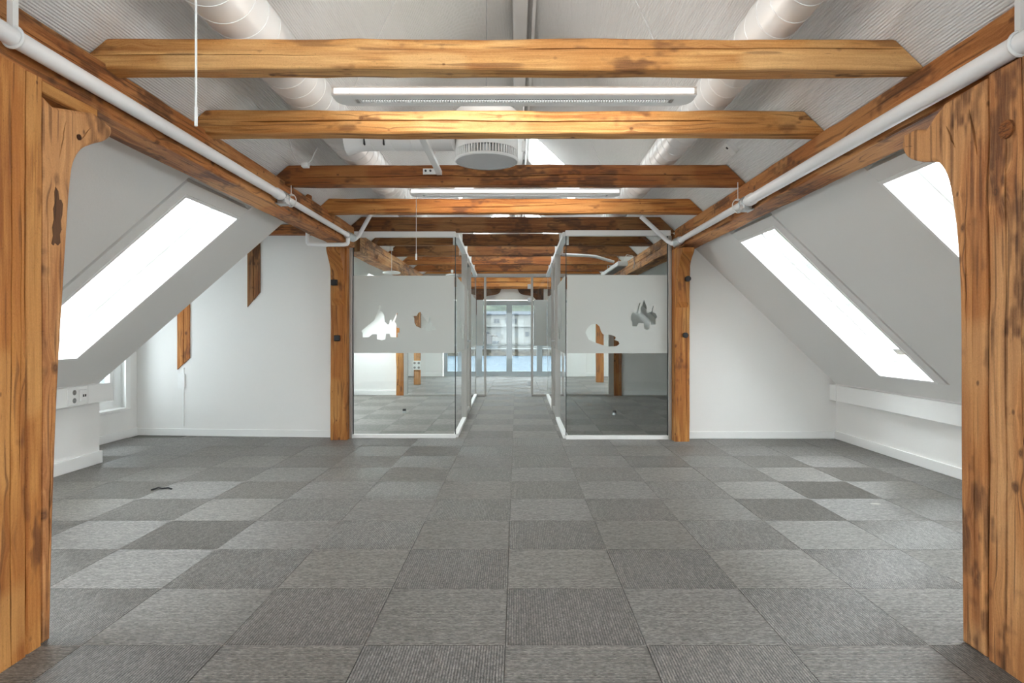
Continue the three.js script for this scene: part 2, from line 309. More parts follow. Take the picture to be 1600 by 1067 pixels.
// ---------------------------------------------------------------- windows
let wn = 0;
function skylight(S, s, [a, b], label, proud) {
  const w = structure('window_' + (++wn), label, 'skylight'), o = 0.1;
  if (proud) {
    part(w, 'surround', onSlope(S, rect(s[0] - 0.085, s[1], a - 0.1, b), [rect(s[0], s[1], a, b)], 0.002, 0.05), M.slopeSmooth);
    part(w, 'backing', onSlope(S, rect(s[0] - 0.116, s[1], a - 0.136, b), [rect(s[0], s[1], a, b)], 0.053, THK - 0.055), M.slopeSmooth);
  }
  const t = 0.022;
  part(w, 'trim', onSlope(S, rect(s[0], s[1], a, b), [rect(s[0] + t, s[1] - t, a + t, b - t)], -0.004, 0.05), M.whitePaint);
  part(w, 'lining', onSlope(S, rect(s[0] + 0.006, s[1] - 0.006, a + 0.006, b - 0.006), [rect(s[0] + t - 0.006, s[1] - t + 0.006, a + t - 0.006, b - t + 0.006)], 0.045, 0.16), M.whitePaint);
  const sash = part(w, 'sash', onSlope(S, rect(s[0], s[1], a, b), [rect(s[0] + 0.05, s[1] - 0.05, a + 0.05, b - 0.05)], THK - 0.04, 0.05), M.whitePaint);
  part(w, 'pane', onSlope(S, rect(s[0] + 0.04, s[1] - 0.04, a + 0.04, b - 0.04), [], THK - 0.015, 0.0), M.skyGlass);
  return sash;
}
const leftNames = ['skylight in the left slope beside the viewer', 'skylight in the left slope behind the near left post', 'long bright skylight in the left slope beside the dormer', 'nearest skylight in the slope of the left glass room', 'middle skylight in the slope of the left glass room', 'farthest skylight in the slope of the left glass room', 'nearer left-hand skylight of the end room', 'farther left-hand skylight of the end room'];
const rightNames = ['skylight in the right slope beside the viewer', 'bright skylight in the right slope beside the near right post', 'long bright skylight in the right slope before the end wall', 'nearer right-hand skylight of the end room', 'farther right-hand skylight of the end room'];
leftSky.forEach((q, i) => skylight(SL, LS, q, leftNames[i], q[0] < 6));
rightSky.forEach((q, i) => skylight(SR, RSs, q, rightNames[i], q[0] < 6));
upperSky.forEach((q, i) => { skylight(SL, US, q, 'high skylight left of the ridge beyond the glass room, ' + (i ? 'farther' : 'nearer'), false); skylight(SR, US, q, 'high skylight right of the ridge beyond the glass room, ' + (i ? 'farther' : 'nearer'), false); });
// dormer window in the left wall
{
  const w = structure('window_' + (++wn), 'white side window of the dormer behind the left slope', 'window');
  part(w, 'window_sill', box(-4.36, -4.15, 0.3, 0.325, A1, 6.8, 0.004), M.whitePaint);
  part(w, 'frame', [box(-4.34, -4.26, 0.325, 1.75, 6.7, 6.8), box(-4.34, -4.26, 0.325, 1.75, A1, A1 + 0.1), box(-4.34, -4.26, 1.65, 1.75, A1 + 0.1, 6.7), box(-4.34, -4.26, 0.325, 0.4, A1 + 0.1, 6.7), box(-4.34, -4.26, 0.4, 1.65, 6.08, 6.18)], M.whitePaint);
  for (const [a, b] of [[5.53, 6.08], [6.18, 6.7]]) {
    const sash = part(w, 'sash', [box(-4.325, -4.275, 0.4, 1.65, a, a + 0.06), box(-4.325, -4.275, 0.4, 1.65, b - 0.06, b), box(-4.325, -4.275, 0.4, 0.46, a + 0.06, b - 0.06), box(-4.325, -4.275, 1.59, 1.65, a + 0.06, b - 0.06)], M.whitePaint);
    part(sash, 'pane', new THREE.PlaneGeometry(b - a - 0.1, 1.15).rotateY(Math.PI / 2).translate(-4.3, 1.025, -(a + b) / 2), M.windowGlass);
  }
  part(w, 'casing', box(-4.17, -4.155, 0.325, 2.27, 6.72, 6.8), M.whitePaint);
}
function windowRow(w, xs, y0, y1, d, mat, bar) {       // panes between uprights across the room
  part(w, 'frame', [box(xs[0] - 0.03, xs.at(-1) + 0.03, y1 - 0.06, y1, d - 0.04, d + 0.04), box(xs[0] - 0.03, xs.at(-1) + 0.03, y0, y0 + 0.05, d - 0.04, d + 0.04), ...xs.map((x) => box(x - 0.03, x + 0.03, y0 + 0.05, y1 - 0.06, d - 0.04, d + 0.04))], mat);
  for (let i = 0; i + 1 < xs.length; i++) {
    const a = xs[i] + 0.03, b = xs[i + 1] - 0.03;
    const sash = part(w, 'sash', [box(a, a + 0.045, y0 + 0.05, y1 - 0.06, d - 0.03, d + 0.03), box(b - 0.045, b, y0 + 0.05, y1 - 0.06, d - 0.03, d + 0.03), box(a + 0.045, b - 0.045, y0 + 0.05, y0 + 0.13, d - 0.03, d + 0.03), box(a + 0.045, b - 0.045, y1 - 0.12, y1 - 0.06, d - 0.03, d + 0.03)], mat);
    part(sash, 'pane', new THREE.PlaneGeometry(b - a - 0.08, y1 - y0 - 0.22).translate((a + b) / 2, (y0 + y1) / 2 + 0.01, -d), M.windowGlass);
    if (bar) part(w, 'rail', box(a + 0.045, b - 0.045, bar, bar + 0.045, d - 0.035, d + 0.035), mat);
  }
}
const greyBlue = std({ color: 0xa9b2b5, roughness: 0.5 });
const d1 = structure('door_1', 'grey-blue glazed double doors onto the water at the far end', 'door');
windowRow(d1, [-1.9, -0.99, -0.19, 0.61, 1.5], 0.0, 2.0, FAR + 0.06, greyBlue, 0.8);
part(d1, 'handle', [box(-0.225, -0.205, 0.86, 1.02, FAR - 0.03, FAR - 0.01, 0.004), box(-0.175, -0.155, 0.86, 1.02, FAR - 0.03, FAR - 0.01, 0.004), box(-0.235, -0.145, 0.89, 0.92, FAR - 0.045, FAR - 0.02, 0.004)], M.steel);
const wb = structure('window_' + (++wn), 'wide white window in the gable behind the viewer', 'window');
windowRow(wb, [-1.12, 0, 1.12], 0.05, 2.05, BACK - 0.12, M.whitePaint, 0);
const gp = (k) => [[-1.1 + 1.3 * k, 2.3 + k], [1.1 - 1.3 * k, 2.3 + k], [0.3 - 0.6 * k, 3.3 - k], [-0.3 + 0.6 * k, 3.3 - k]];
part(wb, 'gable_frame', crossWall(gp(0), [gp(0.05)], BACK - 0.16, BACK - 0.08), M.whitePaint);
part(wb, 'gable_pane', new THREE.ShapeGeometry(poly(gp(0.05))).translate(0, 0, -(BACK - 0.12)), M.skyGlass);

// ================================================================= TIMBER
// A hewn timber along local x with a four-sided section [p0, p1] x [q0, q1], uneven edges, waney corners and drying cracks cut into its sides.
function hewn(o) {
  const { L0, L1, p0, p1, q0, q1, seed = 1, amp = 0.004, wane = 0.008, cracks = [], place, endL, endR, step = 0.07 } = o;
  const N = Math.max(4, Math.ceil((L1 - L0) / step)), pos = [], uv = [], idx = [];
  const base = [[p0, q0], [p1, q0], [p1, q1], [p0, q1]], off = hash(seed, 3, 9) * 2.4, voff = hash(seed, 4, 9) * 0.6;
  const stations = [];
  for (let i = 0; i <= N; i++) {
    const t = i / N, x = lerp(L0, L1, t);
    const c = base.map(([p, q], k) => [p + n1(x * 3.1 + k * 17, seed) * amp + n1(x * 9 + k * 7, seed + 3) * amp * 0.45, q + n1(x * 2.7 + k * 31, seed + 1) * amp + n1(x * 8 + k * 5, seed + 4) * amp * 0.45]);
    const pts = [];
    for (let k = 0; k < 4; k++) {
      const a = c[k], b = c[(k + 1) % 4], L = Math.hypot(b[0] - a[0], b[1] - a[1]), wa = wane * (0.5 + 0.9 * Math.abs(n1(x * 2.2 + k * 9, seed + 6))) / L, wb2 = wane * (0.5 + 0.9 * Math.abs(n1(x * 2.2 + ((k + 1) % 4) * 9, seed + 6))) / L;
      const at = (f, inn = 0) => { const nx = (b[1] - a[1]) / L, ny = -(b[0] - a[0]) / L; return [lerp(a[0], b[0], f) - nx * inn, lerp(a[1], b[1], f) - ny * inn]; };
      const side = [at(wa)];
      for (const cr of cracks.filter((q) => q.side === k).sort((m, n) => m.v - n.v)) {
        const e = sstep(cr.t0, cr.t0 + 0.06, t) * (1 - sstep(cr.t1 - 0.06, cr.t1, t)), v = cr.v + (cr.tilt ?? 0) * (t - 0.5) + n1(x * 1.6, seed + 20 + cr.side) * (cr.wander ?? 0.03), wd = Math.max(0.0004, (cr.w ?? 0.006) * e * (0.55 + 0.55 * Math.abs(n1(x * 6, seed + 30)))) / L;
        side.push(at(v - wd / 2), at(v, (cr.depth ?? 0.02) * e * (wd * L > 0.0006 ? 1 : 0)), at(v + wd / 2));
      }
      side.push(at(1 - wb2));
      pts.push(side);
    }
    stations.push({ x, t, pts });
  }
  const xAt = (st, p, q) => { const a = endL ? endL(p, q) : L0, b = endR ? endR(p, q) : L1; return lerp(a, b, st.t); };
  const strip = (get, v0) => {      // get(station) -> [a, b]
    const start = pos.length / 3; let first = null;
    for (const st of stations) {
      const [a, b] = get(st), w = Math.hypot(a[0] - b[0], a[1] - b[1]); first ??= w;
      const xa = xAt(st, ...a), xb = xAt(st, ...b);
      pos.push(...place(xa, ...a), ...place(xb, ...b)); uv.push(xa + off, v0, xb + off, v0 + w);
    }
    for (let i = 0; i < N; i++) { const a = start + i * 2; idx.push(a, a + 1, a + 2, a + 1, a + 3, a + 2); }
    return v0 + first;
  };
  let v = voff;
  for (let k = 0; k < 4; k++) {
    const n = stations[0].pts[k].length;
    for (let j = 0; j + 1 < n; j++) v = strip((st) => [st.pts[k][j], st.pts[k][j + 1]], v);
    v = strip((st) => [st.pts[k].at(-1), st.pts[(k + 1) % 4][0]], v);
  }
  for (const [st, flip] of [[stations[0], true], [stations[N], false]]) {   // end grain
    const ring = st.pts.flat(), s0 = pos.length / 3, cp = ring.reduce((a, b) => [a[0] + b[0] / ring.length, a[1] + b[1] / ring.length], [0, 0]);
    pos.push(...place(xAt(st, ...cp), ...cp)); uv.push(off, voff);
    for (const r of ring) { pos.push(...place(xAt(st, ...r), ...r)); uv.push(off + (r[0] - cp[0]) * 0.5, voff + r[1] - cp[1]); }
    for (let i = 0; i < ring.length; i++) { const a = s0 + 1 + i, b = s0 + 1 + (i + 1) % ring.length; flip ? idx.push(s0, b, a) : idx.push(s0, a, b); }
  }
  const g = new THREE.BufferGeometry();
  g.setAttribute('position', new THREE.Float32BufferAttribute(pos, 3)); g.setAttribute('uv', new THREE.Float32BufferAttribute(uv, 2)); g.setIndex(idx); g.computeVertexNormals();
  return g;
}
const acrossRoom = (x, p, q) => [x, p, q], alongRoom = (x, p, q) => [q, p, -x], upright = (x, p, q) => [q, x, p];

// ---------------------------------------------------------------- tie beams
const TB = 2.2;
const tieBeams = [
  // d front, depth, top, material, label, cracks
  [-1.25, 0.11, 2.33, M.beamBrown, 'brown tie beam behind the viewer, nearest the rear gable'],
  [-0.12, 0.11, 2.33, M.beamBrown, 'brown tie beam overhead, just behind the viewer'],
  [0.98, 0.11, 2.33, M.beamBrown, 'brown tie beam overhead in front of the viewer, out of the frame'],
  [2.616, 0.095, 2.327, M.beamHoney, 'thick honey-coloured tie beam nearest the viewer, across the picture top', [{ side: 2, v: 0.36, t0: 0.5, t1: 1.02, w: 0.006, depth: 0.03, tilt: -0.1 }, { side: 2, v: 0.55, t0: -0.05, t1: 0.3, w: 0.003, depth: 0.02 }]],
  [3.447, 0.107, 2.324, M.beamHoney, 'honey tie beam with a long split, behind the first hanging luminaire', [{ side: 2, v: 0.46, t0: 0.06, t1: 0.86, w: 0.011, depth: 0.035, wander: 0.05, tilt: -0.08 }]],
  [4.634, 0.1, 2.346, M.beamBrown, 'dark amber tie beam behind the round air diffuser', [{ side: 2, v: 0.55, t0: 0.02, t1: 0.98, w: 0.007, depth: 0.03, wander: 0.06, tilt: -0.15 }]],
  [5.7, 0.1, 2.327, M.beamAmber, 'knotty brown tie beam below the second hanging luminaire', [{ side: 2, v: 0.5, t0: 0.28, t1: 0.72, w: 0.007, depth: 0.03, wander: 0.1, tilt: -0.7 }]],
  [6.74, 0.11, 2.357, M.beamDark, 'dark brown tie beam resting over the glass wall top rail', [{ side: 2, v: 0.5, t0: 0.1, t1: 0.6, w: 0.005, depth: 0.025 }]],
  [7.755, 0.11, 2.34, M.beamDark, 'dark tie beam first behind the glass wall'],
  [8.78, 0.11, 2.34, M.beamDark, 'dark tie beam second behind the glass wall'],
  [9.87, 0.11, 2.34, M.beamBrown, 'brown tie beam third behind the glass wall'],
  [10.92, 0.11, 2.34, M.beamBrown, 'brown tie beam fourth behind the glass wall'],
  [12.1, 0.11, 2.34, M.beamAmber, 'orange tie beam just beyond the glass door'],
  [13.2, 0.11, 2.34, M.beamAmber, 'orange tie beam midway in the end room'],
  [14.4, 0.11, 2.34, M.beamAmber, 'orange tie beam close to the waterside doors'],
];
tieBeams.forEach(([d, dep, top, mat, label, cracks = []], i) => {
  const o = thing('tie_beam', label, 'beam', [0, TB, d], 'tie beams across the attic', 'thing');
  part(o, 'timber', hewn({
    L0: -1.75, L1: 1.7, p0: TB, p1: top, q0: -(d + dep), q1: -d, seed: 40 + i * 13, amp: 0.005, wane: 0.009, cracks, place: acrossRoom, step: i > 2 && i < 8 ? 0.05 : 0.2,
    endL: (p) => RX - (RY - p) / SL.m + 0.008, endR: (p) => RX + (RY - p) / SR.m - 0.008,
  }), mat);
  bases.get(o);
});

// ---------------------------------------------------------------- purlins
function purlin(label, x0, x1, y0, y1, d0, d1, seed, mat, cracks, group) {
  const o = thing('purlin', label, 'beam', [(x0 + x1) / 2, y0, d0], group, 'thing');
  part(o, 'timber', hewn({ L0: d0, L1: d1, p0: y0, p1: y1, q0: x0, q1: x1, seed, amp: 0.006, wane: 0.008, cracks, place: alongRoom, step: 0.06 }), mat);
  return o;
}
const pl = purlin('brown purlin along the left slope with a white pipe on its face', -1.88, -1.70, 2.01, 2.225, BACK, 6.62, 301, M.purlin, [{ side: 2, v: 0.35, t0: 0.3, t1: 0.7, w: 0.004, depth: 0.02 }], 'purlins in front of the glass wall');
const pr = purlin('brown purlin along the right slope with a white pipe on its face', 1.66, 1.84, 1.985, 2.2, BACK, 6.62, 317, M.purlin, [{ side: 0, v: 0.4, t0: 0.4, t1: 0.8, w: 0.004, depth: 0.02 }], 'purlins in front of the glass wall');
purlin('pale limewashed purlin on the left behind the glass', -1.88, -1.70, 2.0, 2.2, 6.86, FAR, 331, M.limewashed, [{ side: 2, v: 0.4, t0: 0.0, t1: 0.5, w: 0.008, depth: 0.02 }], 'purlins behind the glass wall');
purlin('pale limewashed purlin on the right behind the glass', 1.66, 1.84, 2.0, 2.2, 6.86, FAR, 347, M.limewashed, [{ side: 0, v: 0.5, t0: 0.0, t1: 0.5, w: 0.008, depth: 0.02 }], 'purlins behind the glass wall');
// scarf pieces lying on the purlins at the near end
part(pl, 'scarf_piece', hewn({ L0: BACK, L1: 2.02, p0: 2.198, p1: 2.275, q0: -1.84, q1: -1.715, seed: 361, place: alongRoom }), M.beamAmber);
part(pr, 'scarf_piece', hewn({ L0: BACK, L1: 2.06, p0: 2.198, p1: 2.275, q0: 1.675, q1: 1.8, seed: 367, place: alongRoom }), M.beamAmber);
for (const [x, d, top, lb] of [[-1.80, 5.35, 2.32, 'short timber block standing on the left purlin, nearer one'], [-1.80, 6.05, 2.25, 'short timber block on the left purlin by the glass wall']]) {
  const o = thing('timber_block', lb, 'timber', [x, 2.2, d], undefined, 'thing');
  part(o, 'timber', hewn({ L0: 2.228, L1: top - 0.01, p0: -d - 0.05, p1: -d + 0.05, q0: x - 0.05, q1: x + 0.05, seed: 371 + Math.round(d * 10), place: upright }), M.beamBrown);
}

// ---------------------------------------------------------------- posts
function swapUV(g) { const uv = g.attributes.uv, p = g.attributes.position; for (let i = 0; i < uv.count; i++) uv.setXY(i, p.getY(i), p.getZ(i) + p.getX(i)); return g; }   // grain runs upright
const csg = new Evaluator(); csg.useGroups = false; csg.attributes = ['position', 'normal', 'uv'];
function cutChecks(g, face, dir, checks) {     // drying checks cut into a bracket's side: each a run of [d, y] points with a width
  let a = new Brush(g); a.updateMatrixWorld();
  for (const [w, pts] of checks) {
    const L = pts.map(([d, y], i) => { const e = Math.sin((i + 0.15) / (pts.length - 0.7) * Math.PI), k = Math.max(0.0004, w * e / 2); return [[d - k, y], [d + k, y]]; });
    const ring = [...L.map((q) => q[1]), ...L.map((q) => q[0]).reverse()];
    const c = new Brush(sideProfile(ring, dir > 0 ? face - 0.03 : face - 0.02, dir > 0 ? face + 0.02 : face + 0.03)); c.updateMatrixWorld();
    a = csg.evaluate(a, c, SUBTRACTION); a.updateMatrixWorld();
  }
  return a.geometry;
}
const run = (d0, y0, d1, y1, n, wob, seed) => Array.from({ length: n + 1 }, (_, i) => [lerp(d0, d1, i / n) + n1(i * 1.7, seed) * wob, lerp(y0, y1, i / n)]);
{ // near left post
  const o = thing('wooden_post', 'near left timber post with a curved knee bracket and charred patch', 'post', [-1.78, 0, 2.1], 'near timber posts', 'thing');
  part(o, 'plank', hewn({ L0: 0, L1: 2.008, p0: -2.163, p1: -1.8, q0: -1.86, q1: -1.68, seed: 401, amp: 0.004, place: upright, cracks: [{ side: 2, v: 0.82, t0: -0.1, t1: 0.95, w: 0.006, depth: 0.03 }, { side: 2, v: 0.93, t0: 0.3, t1: 0.8, w: 0.004, depth: 0.02 }] }), M.postHoney);
  part(o, 'plank', hewn({ L0: 0, L1: 2.008, p0: -2.243, p1: -2.172, q0: -1.86, q1: -1.682, seed: 402, amp: 0.003, place: upright, cracks: [{ side: 2, v: 0.5, t0: 0.6, t1: 0.95, w: 0.003, depth: 0.02 }] }), M.postHoney);
  const k = part(o, 'knee_bracket', swapUV(cutChecks(sideProfile([[2.248, 0], [2.286, 0], ...smooth([[2.3, 0.45], [2.325, 0.918], [2.352, 1.251], [2.374, 1.517], [2.389, 1.664], [2.407, 1.753], [2.449, 1.815], [2.524, 1.862], [2.6, 1.9], [2.635, 1.94], [2.63, 1.965]], 40), [2.52, 1.985], [2.4, 1.955], [2.3, 1.93], [2.248, 1.95]], -1.86, -1.685, 0.012), -1.685, 1, [[0.006, run(2.27, 0.1, 2.29, 0.9, 12, 0.004, 5)], [0.005, run(2.275, 1.15, 2.27, 1.6, 9, 0.004, 6)], [0.004, run(2.31, 0.75, 2.33, 1.2, 9, 0.003, 7)], [0.006, run(2.33, 1.75, 2.36, 1.9, 6, 0.006, 8)], [0.007, run(2.44, 1.85, 2.5, 1.92, 5, 0.004, 9)]])), M.postPale, 'pale bracket curving up to the purlin');
  part(k, 'char_patch', swapUV(sideProfile([[2.288, 1.43], [2.298, 1.425], [2.305, 1.436], [2.32, 1.428], [2.333, 1.44], [2.33, 1.47], [2.338, 1.49], [2.334, 1.52], [2.342, 1.545], [2.345, 1.585], [2.336, 1.6], [2.326, 1.598], [2.322, 1.628], [2.308, 1.64], [2.303, 1.62], [2.306, 1.58], [2.297, 1.56], [2.3, 1.52], [2.292, 1.49], [2.296, 1.46]], -1.688, -1.6835)), M.timberDark, 'charred dark patch');
  part(o, 'packing_wedge', hewn({ L0: 2.25, L1: 2.55, p0: 1.965, p1: 2.008, q0: -1.85, q1: -1.69, seed: 405, place: alongRoom, wane: 0.004 }), M.postAmber);
  part(k, 'peg', rod([-1.7, 1.86, 2.43], [-1.68, 1.86, 2.43], 0.011), M.timberDark, 'dark knot hole');
  part(o, 'hook', box(-1.8, -1.74, 1.71, 1.735, 2.39, 2.42), M.black, 'black hook');
}
{ // near right post
  const o = thing('wooden_post', 'near right timber post of pale cracked wood with a blunt knee bracket', 'post', [1.68, 0, 2.1], 'near timber posts', 'thing');
  part(o, 'plank', hewn({ L0: 0, L1: 1.98, p0: -2.145, p1: -1.8, q0: 1.6, q1: 1.8, seed: 421, amp: 0.005, place: upright, cracks: [{ side: 0, v: 0.22, t0: 0.02, t1: 0.9, w: 0.009, depth: 0.04, wander: 0.05 }, { side: 0, v: 0.42, t0: 0.35, t1: 1.1, w: 0.005, depth: 0.03 }, { side: 0, v: 0.1, t0: 0.1, t1: 0.5, w: 0.004, depth: 0.02 }] }), M.postPale);
  const k = part(o, 'knee_bracket', swapUV(cutChecks(sideProfile([[2.156, 0], [2.267, 0], ...smooth([[2.276, 0.69], [2.279, 1.222], [2.289, 1.385], [2.312, 1.552], [2.35, 1.69], [2.405, 1.757], [2.495, 1.782], [2.585, 1.825], [2.622, 1.88], [2.61, 1.925]], 40), [2.54, 1.925], [2.47, 1.9], [2.42, 1.935], [2.36, 1.965], [2.156, 1.975]], 1.598, 1.79, 0.012), 1.598, -1, [[0.005, run(2.2, 0.2, 2.21, 0.95, 12, 0.003, 15)], [0.006, run(2.245, 1.05, 2.25, 1.62, 12, 0.004, 16)], [0.01, run(2.3, 1.78, 2.35, 1.88, 6, 0.004, 17)], [0.012, run(2.19, 1.72, 2.23, 1.9, 7, 0.003, 18)], [0.008, run(2.55, 1.86, 2.6, 1.875, 5, 0.004, 19)], [0.004, run(2.215, 1.0, 2.21, 1.4, 9, 0.003, 20)]])), M.postPale, 'blunt pale bracket under the purlin');
  part(o, 'hook', box(1.66, 1.72, 1.70, 1.735, 2.37, 2.41), M.black, 'black hook');
  part(o, 'knot', rod([1.612, 1.77, 2.06], [1.594, 1.77, 2.06], 0.03), M.beamBrown, 'large round knot');
}
function farPost(name, label, x0, x1, d, top, mat, bolts, flare, seed, group) {
  const o = thing(name, label, 'post', [(x0 + x1) / 2, 0, d], group, 'thing');
  part(o, 'post_shaft', hewn({ L0: 0, L1: top, p0: -(d + 0.17), p1: -d, q0: x0, q1: x1, seed, amp: 0.006, wane: 0.012, place: upright, cracks: [{ side: 1, v: 0.75, t0: 0.1, t1: 0.8, w: 0.006, depth: 0.02 }] }), mat);
  if (flare) part(o, 'knee_bracket', swapUV(sideProfile([[d + 0.01, top - 0.62], ...smooth([[d - 0.03, top - 0.55], [d - 0.045, top - 0.35], [d - 0.07, top - 0.22], [d - 0.15, top - 0.12], [d - flare, top - 0.06], [d - flare - 0.01, top - 0.02]], 20), [d - 0.1, top], [d + 0.01, top]], x0 + 0.015, x1 - 0.02, 0.012)), mat);
  for (const [bx, by, round] of bolts) part(o, 'bolt', round ? rod([bx, by, d - (by > top - 0.6 ? 0.09 : 0.03)], [bx, by, d + 0.01], 0.028) : box(bx - 0.03, bx + 0.03, by - 0.03, by + 0.03, d - (by > top - 0.6 ? 0.09 : 0.03), d + 0.01, 0.006), M.black, 'black iron bolt');
  return o;
}
farPost('wooden_post', 'amber post at the left end of the glass wall with two square bolts', -1.945, -1.775, 6.6, 2.01, M.postAmber, [[-1.885, 1.64], [-1.87, 1.065]], 0.2, 441, 'posts beside the glass wall');
farPost('wooden_post', 'amber post at the right end of the glass wall with round bolts', 1.63, 1.785, 6.5, 1.985, M.postAmber, [[1.745, 1.67, 1], [1.735, 1.095, 1]], 0.24, 457, 'posts beside the glass wall');
farPost('wooden_post', 'brown post seen through the left glass beside the white cross wall', -2.18, -2.04, 11.45, 2.0, M.postAmber, [], 0, 461, 'posts behind the glass');
farPost('wooden_post', 'brown post seen through the right glass beside the white cross wall', 1.76, 1.9, 11.42, 2.0, M.beamBrown, [], 0, 463, 'posts behind the glass');
const sockPost = farPost('wooden_post', 'pale post carrying a block of sockets in the end room', -2.26, -2.13, 13.9, 2.0, M.postPale, [], 0, 467, 'posts in the end room');
part(sockPost, 'socket_block', [box(-2.28, -2.1, 0.33, 0.53, 13.86, 13.9, 0.006)], M.whitePlastic, 'white block of four sockets');
for (let i = 0; i < 4; i++) part(sockPost, 'socket', rod([-2.235 + (i % 2) * 0.09, 0.38 + Math.floor(i / 2) * 0.1, 13.855], [-2.235 + (i % 2) * 0.09, 0.38 + Math.floor(i / 2) * 0.1, 13.862], 0.026), M.groove);
farPost('wooden_post', 'brown post in the end room seen through the right glass', 1.85, 2.02, 14.6, 2.0, M.beamAmber, [], 0, 471, 'posts in the end room');
for (const s of [-1, 1]) { // braced posts at the far gable
  const x = s < 0 ? -1.0 : 0.63, o = thing('gable_post', s < 0 ? 'dark braced timber post left of the waterside doors' : 'dark braced timber post right of the waterside doors', 'post', [x, 0, 16.45], 'braced posts by the waterside doors', 'thing');
  part(o, 'post_shaft', hewn({ L0: 1.62, L1: 2.3, p0: -16.62, p1: -16.46, q0: x - 0.08, q1: x + 0.08, seed: 481 + s, place: upright }), M.timberDark);
  const X = (t) => x - s * t;
  const pts = smooth([[X(0.08), 1.95], [X(0.2), 2.1], [X(0.45), 2.15], [X(0.55), 2.2], [X(0.6), 2.3]], 14);
  part(o, 'brace', crossWall([[x, 1.95], ...pts, [x, 2.3]], [], 16.5, 16.6), M.timberDark);
}
{
  const o = thing('gable_beam', 'orange beam over the waterside doors on braced posts', 'beam', [0, 2.3, 16.4], undefined, 'thing');
  part(o, 'timber', hewn({ L0: -1.5, L1: 1.38, p0: 2.3, p1: 2.45, q0: -16.62, q1: -16.46, seed: 491, place: acrossRoom, step: 0.2 }), M.beamAmber);
}
// old rafter stubs set in the left end wall, and the dormer trimmer
for (const [u0, u1, y0, y1, lb, sd] of [[0.5, 0.64, 0.72, 0.85, 'short dark timber stub set low in the left end wall', 1], [1.29, 1.43, 1.4, 1.56, 'dark timber stub set high in the left end wall', 2]]) {
  const o = thing('rafter_stub', lb, 'timber', [-4.2 + u0, y0, 6.9], 'old rafter stubs in the left end wall', 'thing');
  const half = [[u0, y0], [(u0 + u1) / 2 - 0.003, (y0 + y1) / 2], [(u0 + u1) / 2 - 0.003, 2.26], [u0, 2.26]], half2 = [[(u0 + u1) / 2 + 0.003, (y0 + y1) / 2], [u1, y1], [u1, 2.26], [(u0 + u1) / 2 + 0.003, 2.26]];
  part(o, 'plank', swapUV(farPlane(half, 0.014)), sd === 1 ? M.beamAmber : M.beamDark);
  part(o, 'plank', swapUV(farPlane(half2, 0.013)), sd === 1 ? M.beamAmber : M.beamDark);
}
{
  const o = thing('dormer_trimmer', 'short horizontal timber under the dormer ceiling behind the left purlin', 'beam', [-2.4, 2.18, 6.6], undefined, 'thing');
  part(o, 'timber', hewn({ L0: -3.0, L1: -1.89, p0: 2.16, p1: 2.258, q0: -6.75, q1: -6.64, seed: 497, place: acrossRoom }), M.beamBrown);
}

// ================================================================= VENTILATION
function spiralDuct(name, label, x, y, r, dA, dB, mat) {
  const o = thing(name, label, 'duct', [x, y - r, dA], 'round ventilation ducts', 'thing');
  part(o, 'shell', rod([x, y, dA], [x, y, dB], r, 48), mat);
  const pitch = 0.135, n = Math.floor((dB - dA) / pitch), seams = [];
  class Helix extends THREE.Curve { getPoint(t) { const a = t * n * Math.PI * 2; return new THREE.Vector3(x + Math.cos(a) * (r + 0.0005), y + Math.sin(a) * (r + 0.0005), -(dA + t * n * pitch)); } }
  part(o, 'seam', new THREE.TubeGeometry(new Helix(), n * 40, 0.0028, 5), mat);
  for (const d of [1.2, 4.05, 6.2]) if (d > dA && d < dB) part(o, 'collar', rod([x, y, d], [x, y, d + 0.05], r + 0.004, 48), mat);
  return o;
}
const ductL = spiralDuct('spiral_duct', 'large white spiral duct along the left side above the tie beams', -1.2, 2.492, 0.128, BACK, 7.6, M.ductWhite);
const ductR = spiralDuct('spiral_duct', 'white spiral duct along the right side above the tie beams', 1.12, 2.474, 0.107, BACK, 7.6, M.ductWhite);
part(ductL, 'end_cap', rod([-1.2, 2.492, 7.59], [-1.2, 2.492, 7.62], 0.13, 48), M.ductWhite);
part(ductR, 'end_cap', rod([1.12, 2.474, 7.59], [1.12, 2.474, 7.62], 0.109, 48), M.ductWhite);
{ // branch to the round diffuser
  const o = thing('branch_duct', 'white branch duct running from the left duct to the round diffuser', 'duct', [-0.7, 2.3, 4.15], undefined, 'thing');
  const y = 2.41, d = 4.15, r = 0.1;
  part(o, 'shell', rod([-1.02, y, d], [-0.398, y, d], r, 40), M.ductWhite);
  part(o, 'saddle', new THREE.LatheGeometry([[0.128, -0.0], [0.12, 0.03], [0.103, 0.09], [0.1, 0.13]].map((q) => new THREE.Vector2(...q)), 40).rotateZ(-Math.PI / 2).translate(-1.11, y, -d), M.ductWhite);
  for (const x of [-0.93, -0.8, -0.67, -0.54, -0.41]) part(o, 'seam', new THREE.TorusGeometry(r, 0.0028, 6, 40).rotateY(Math.PI / 2 - 0.18).translate(x, y, -d), M.ductWhite);
  for (const cx of [-0.985, -0.86]) part(o, 'clip', box(cx, cx + 0.008, y - 0.085, y - 0.05, d - 0.09, d - 0.065), M.darkSlot, 'dark duct clip');
}
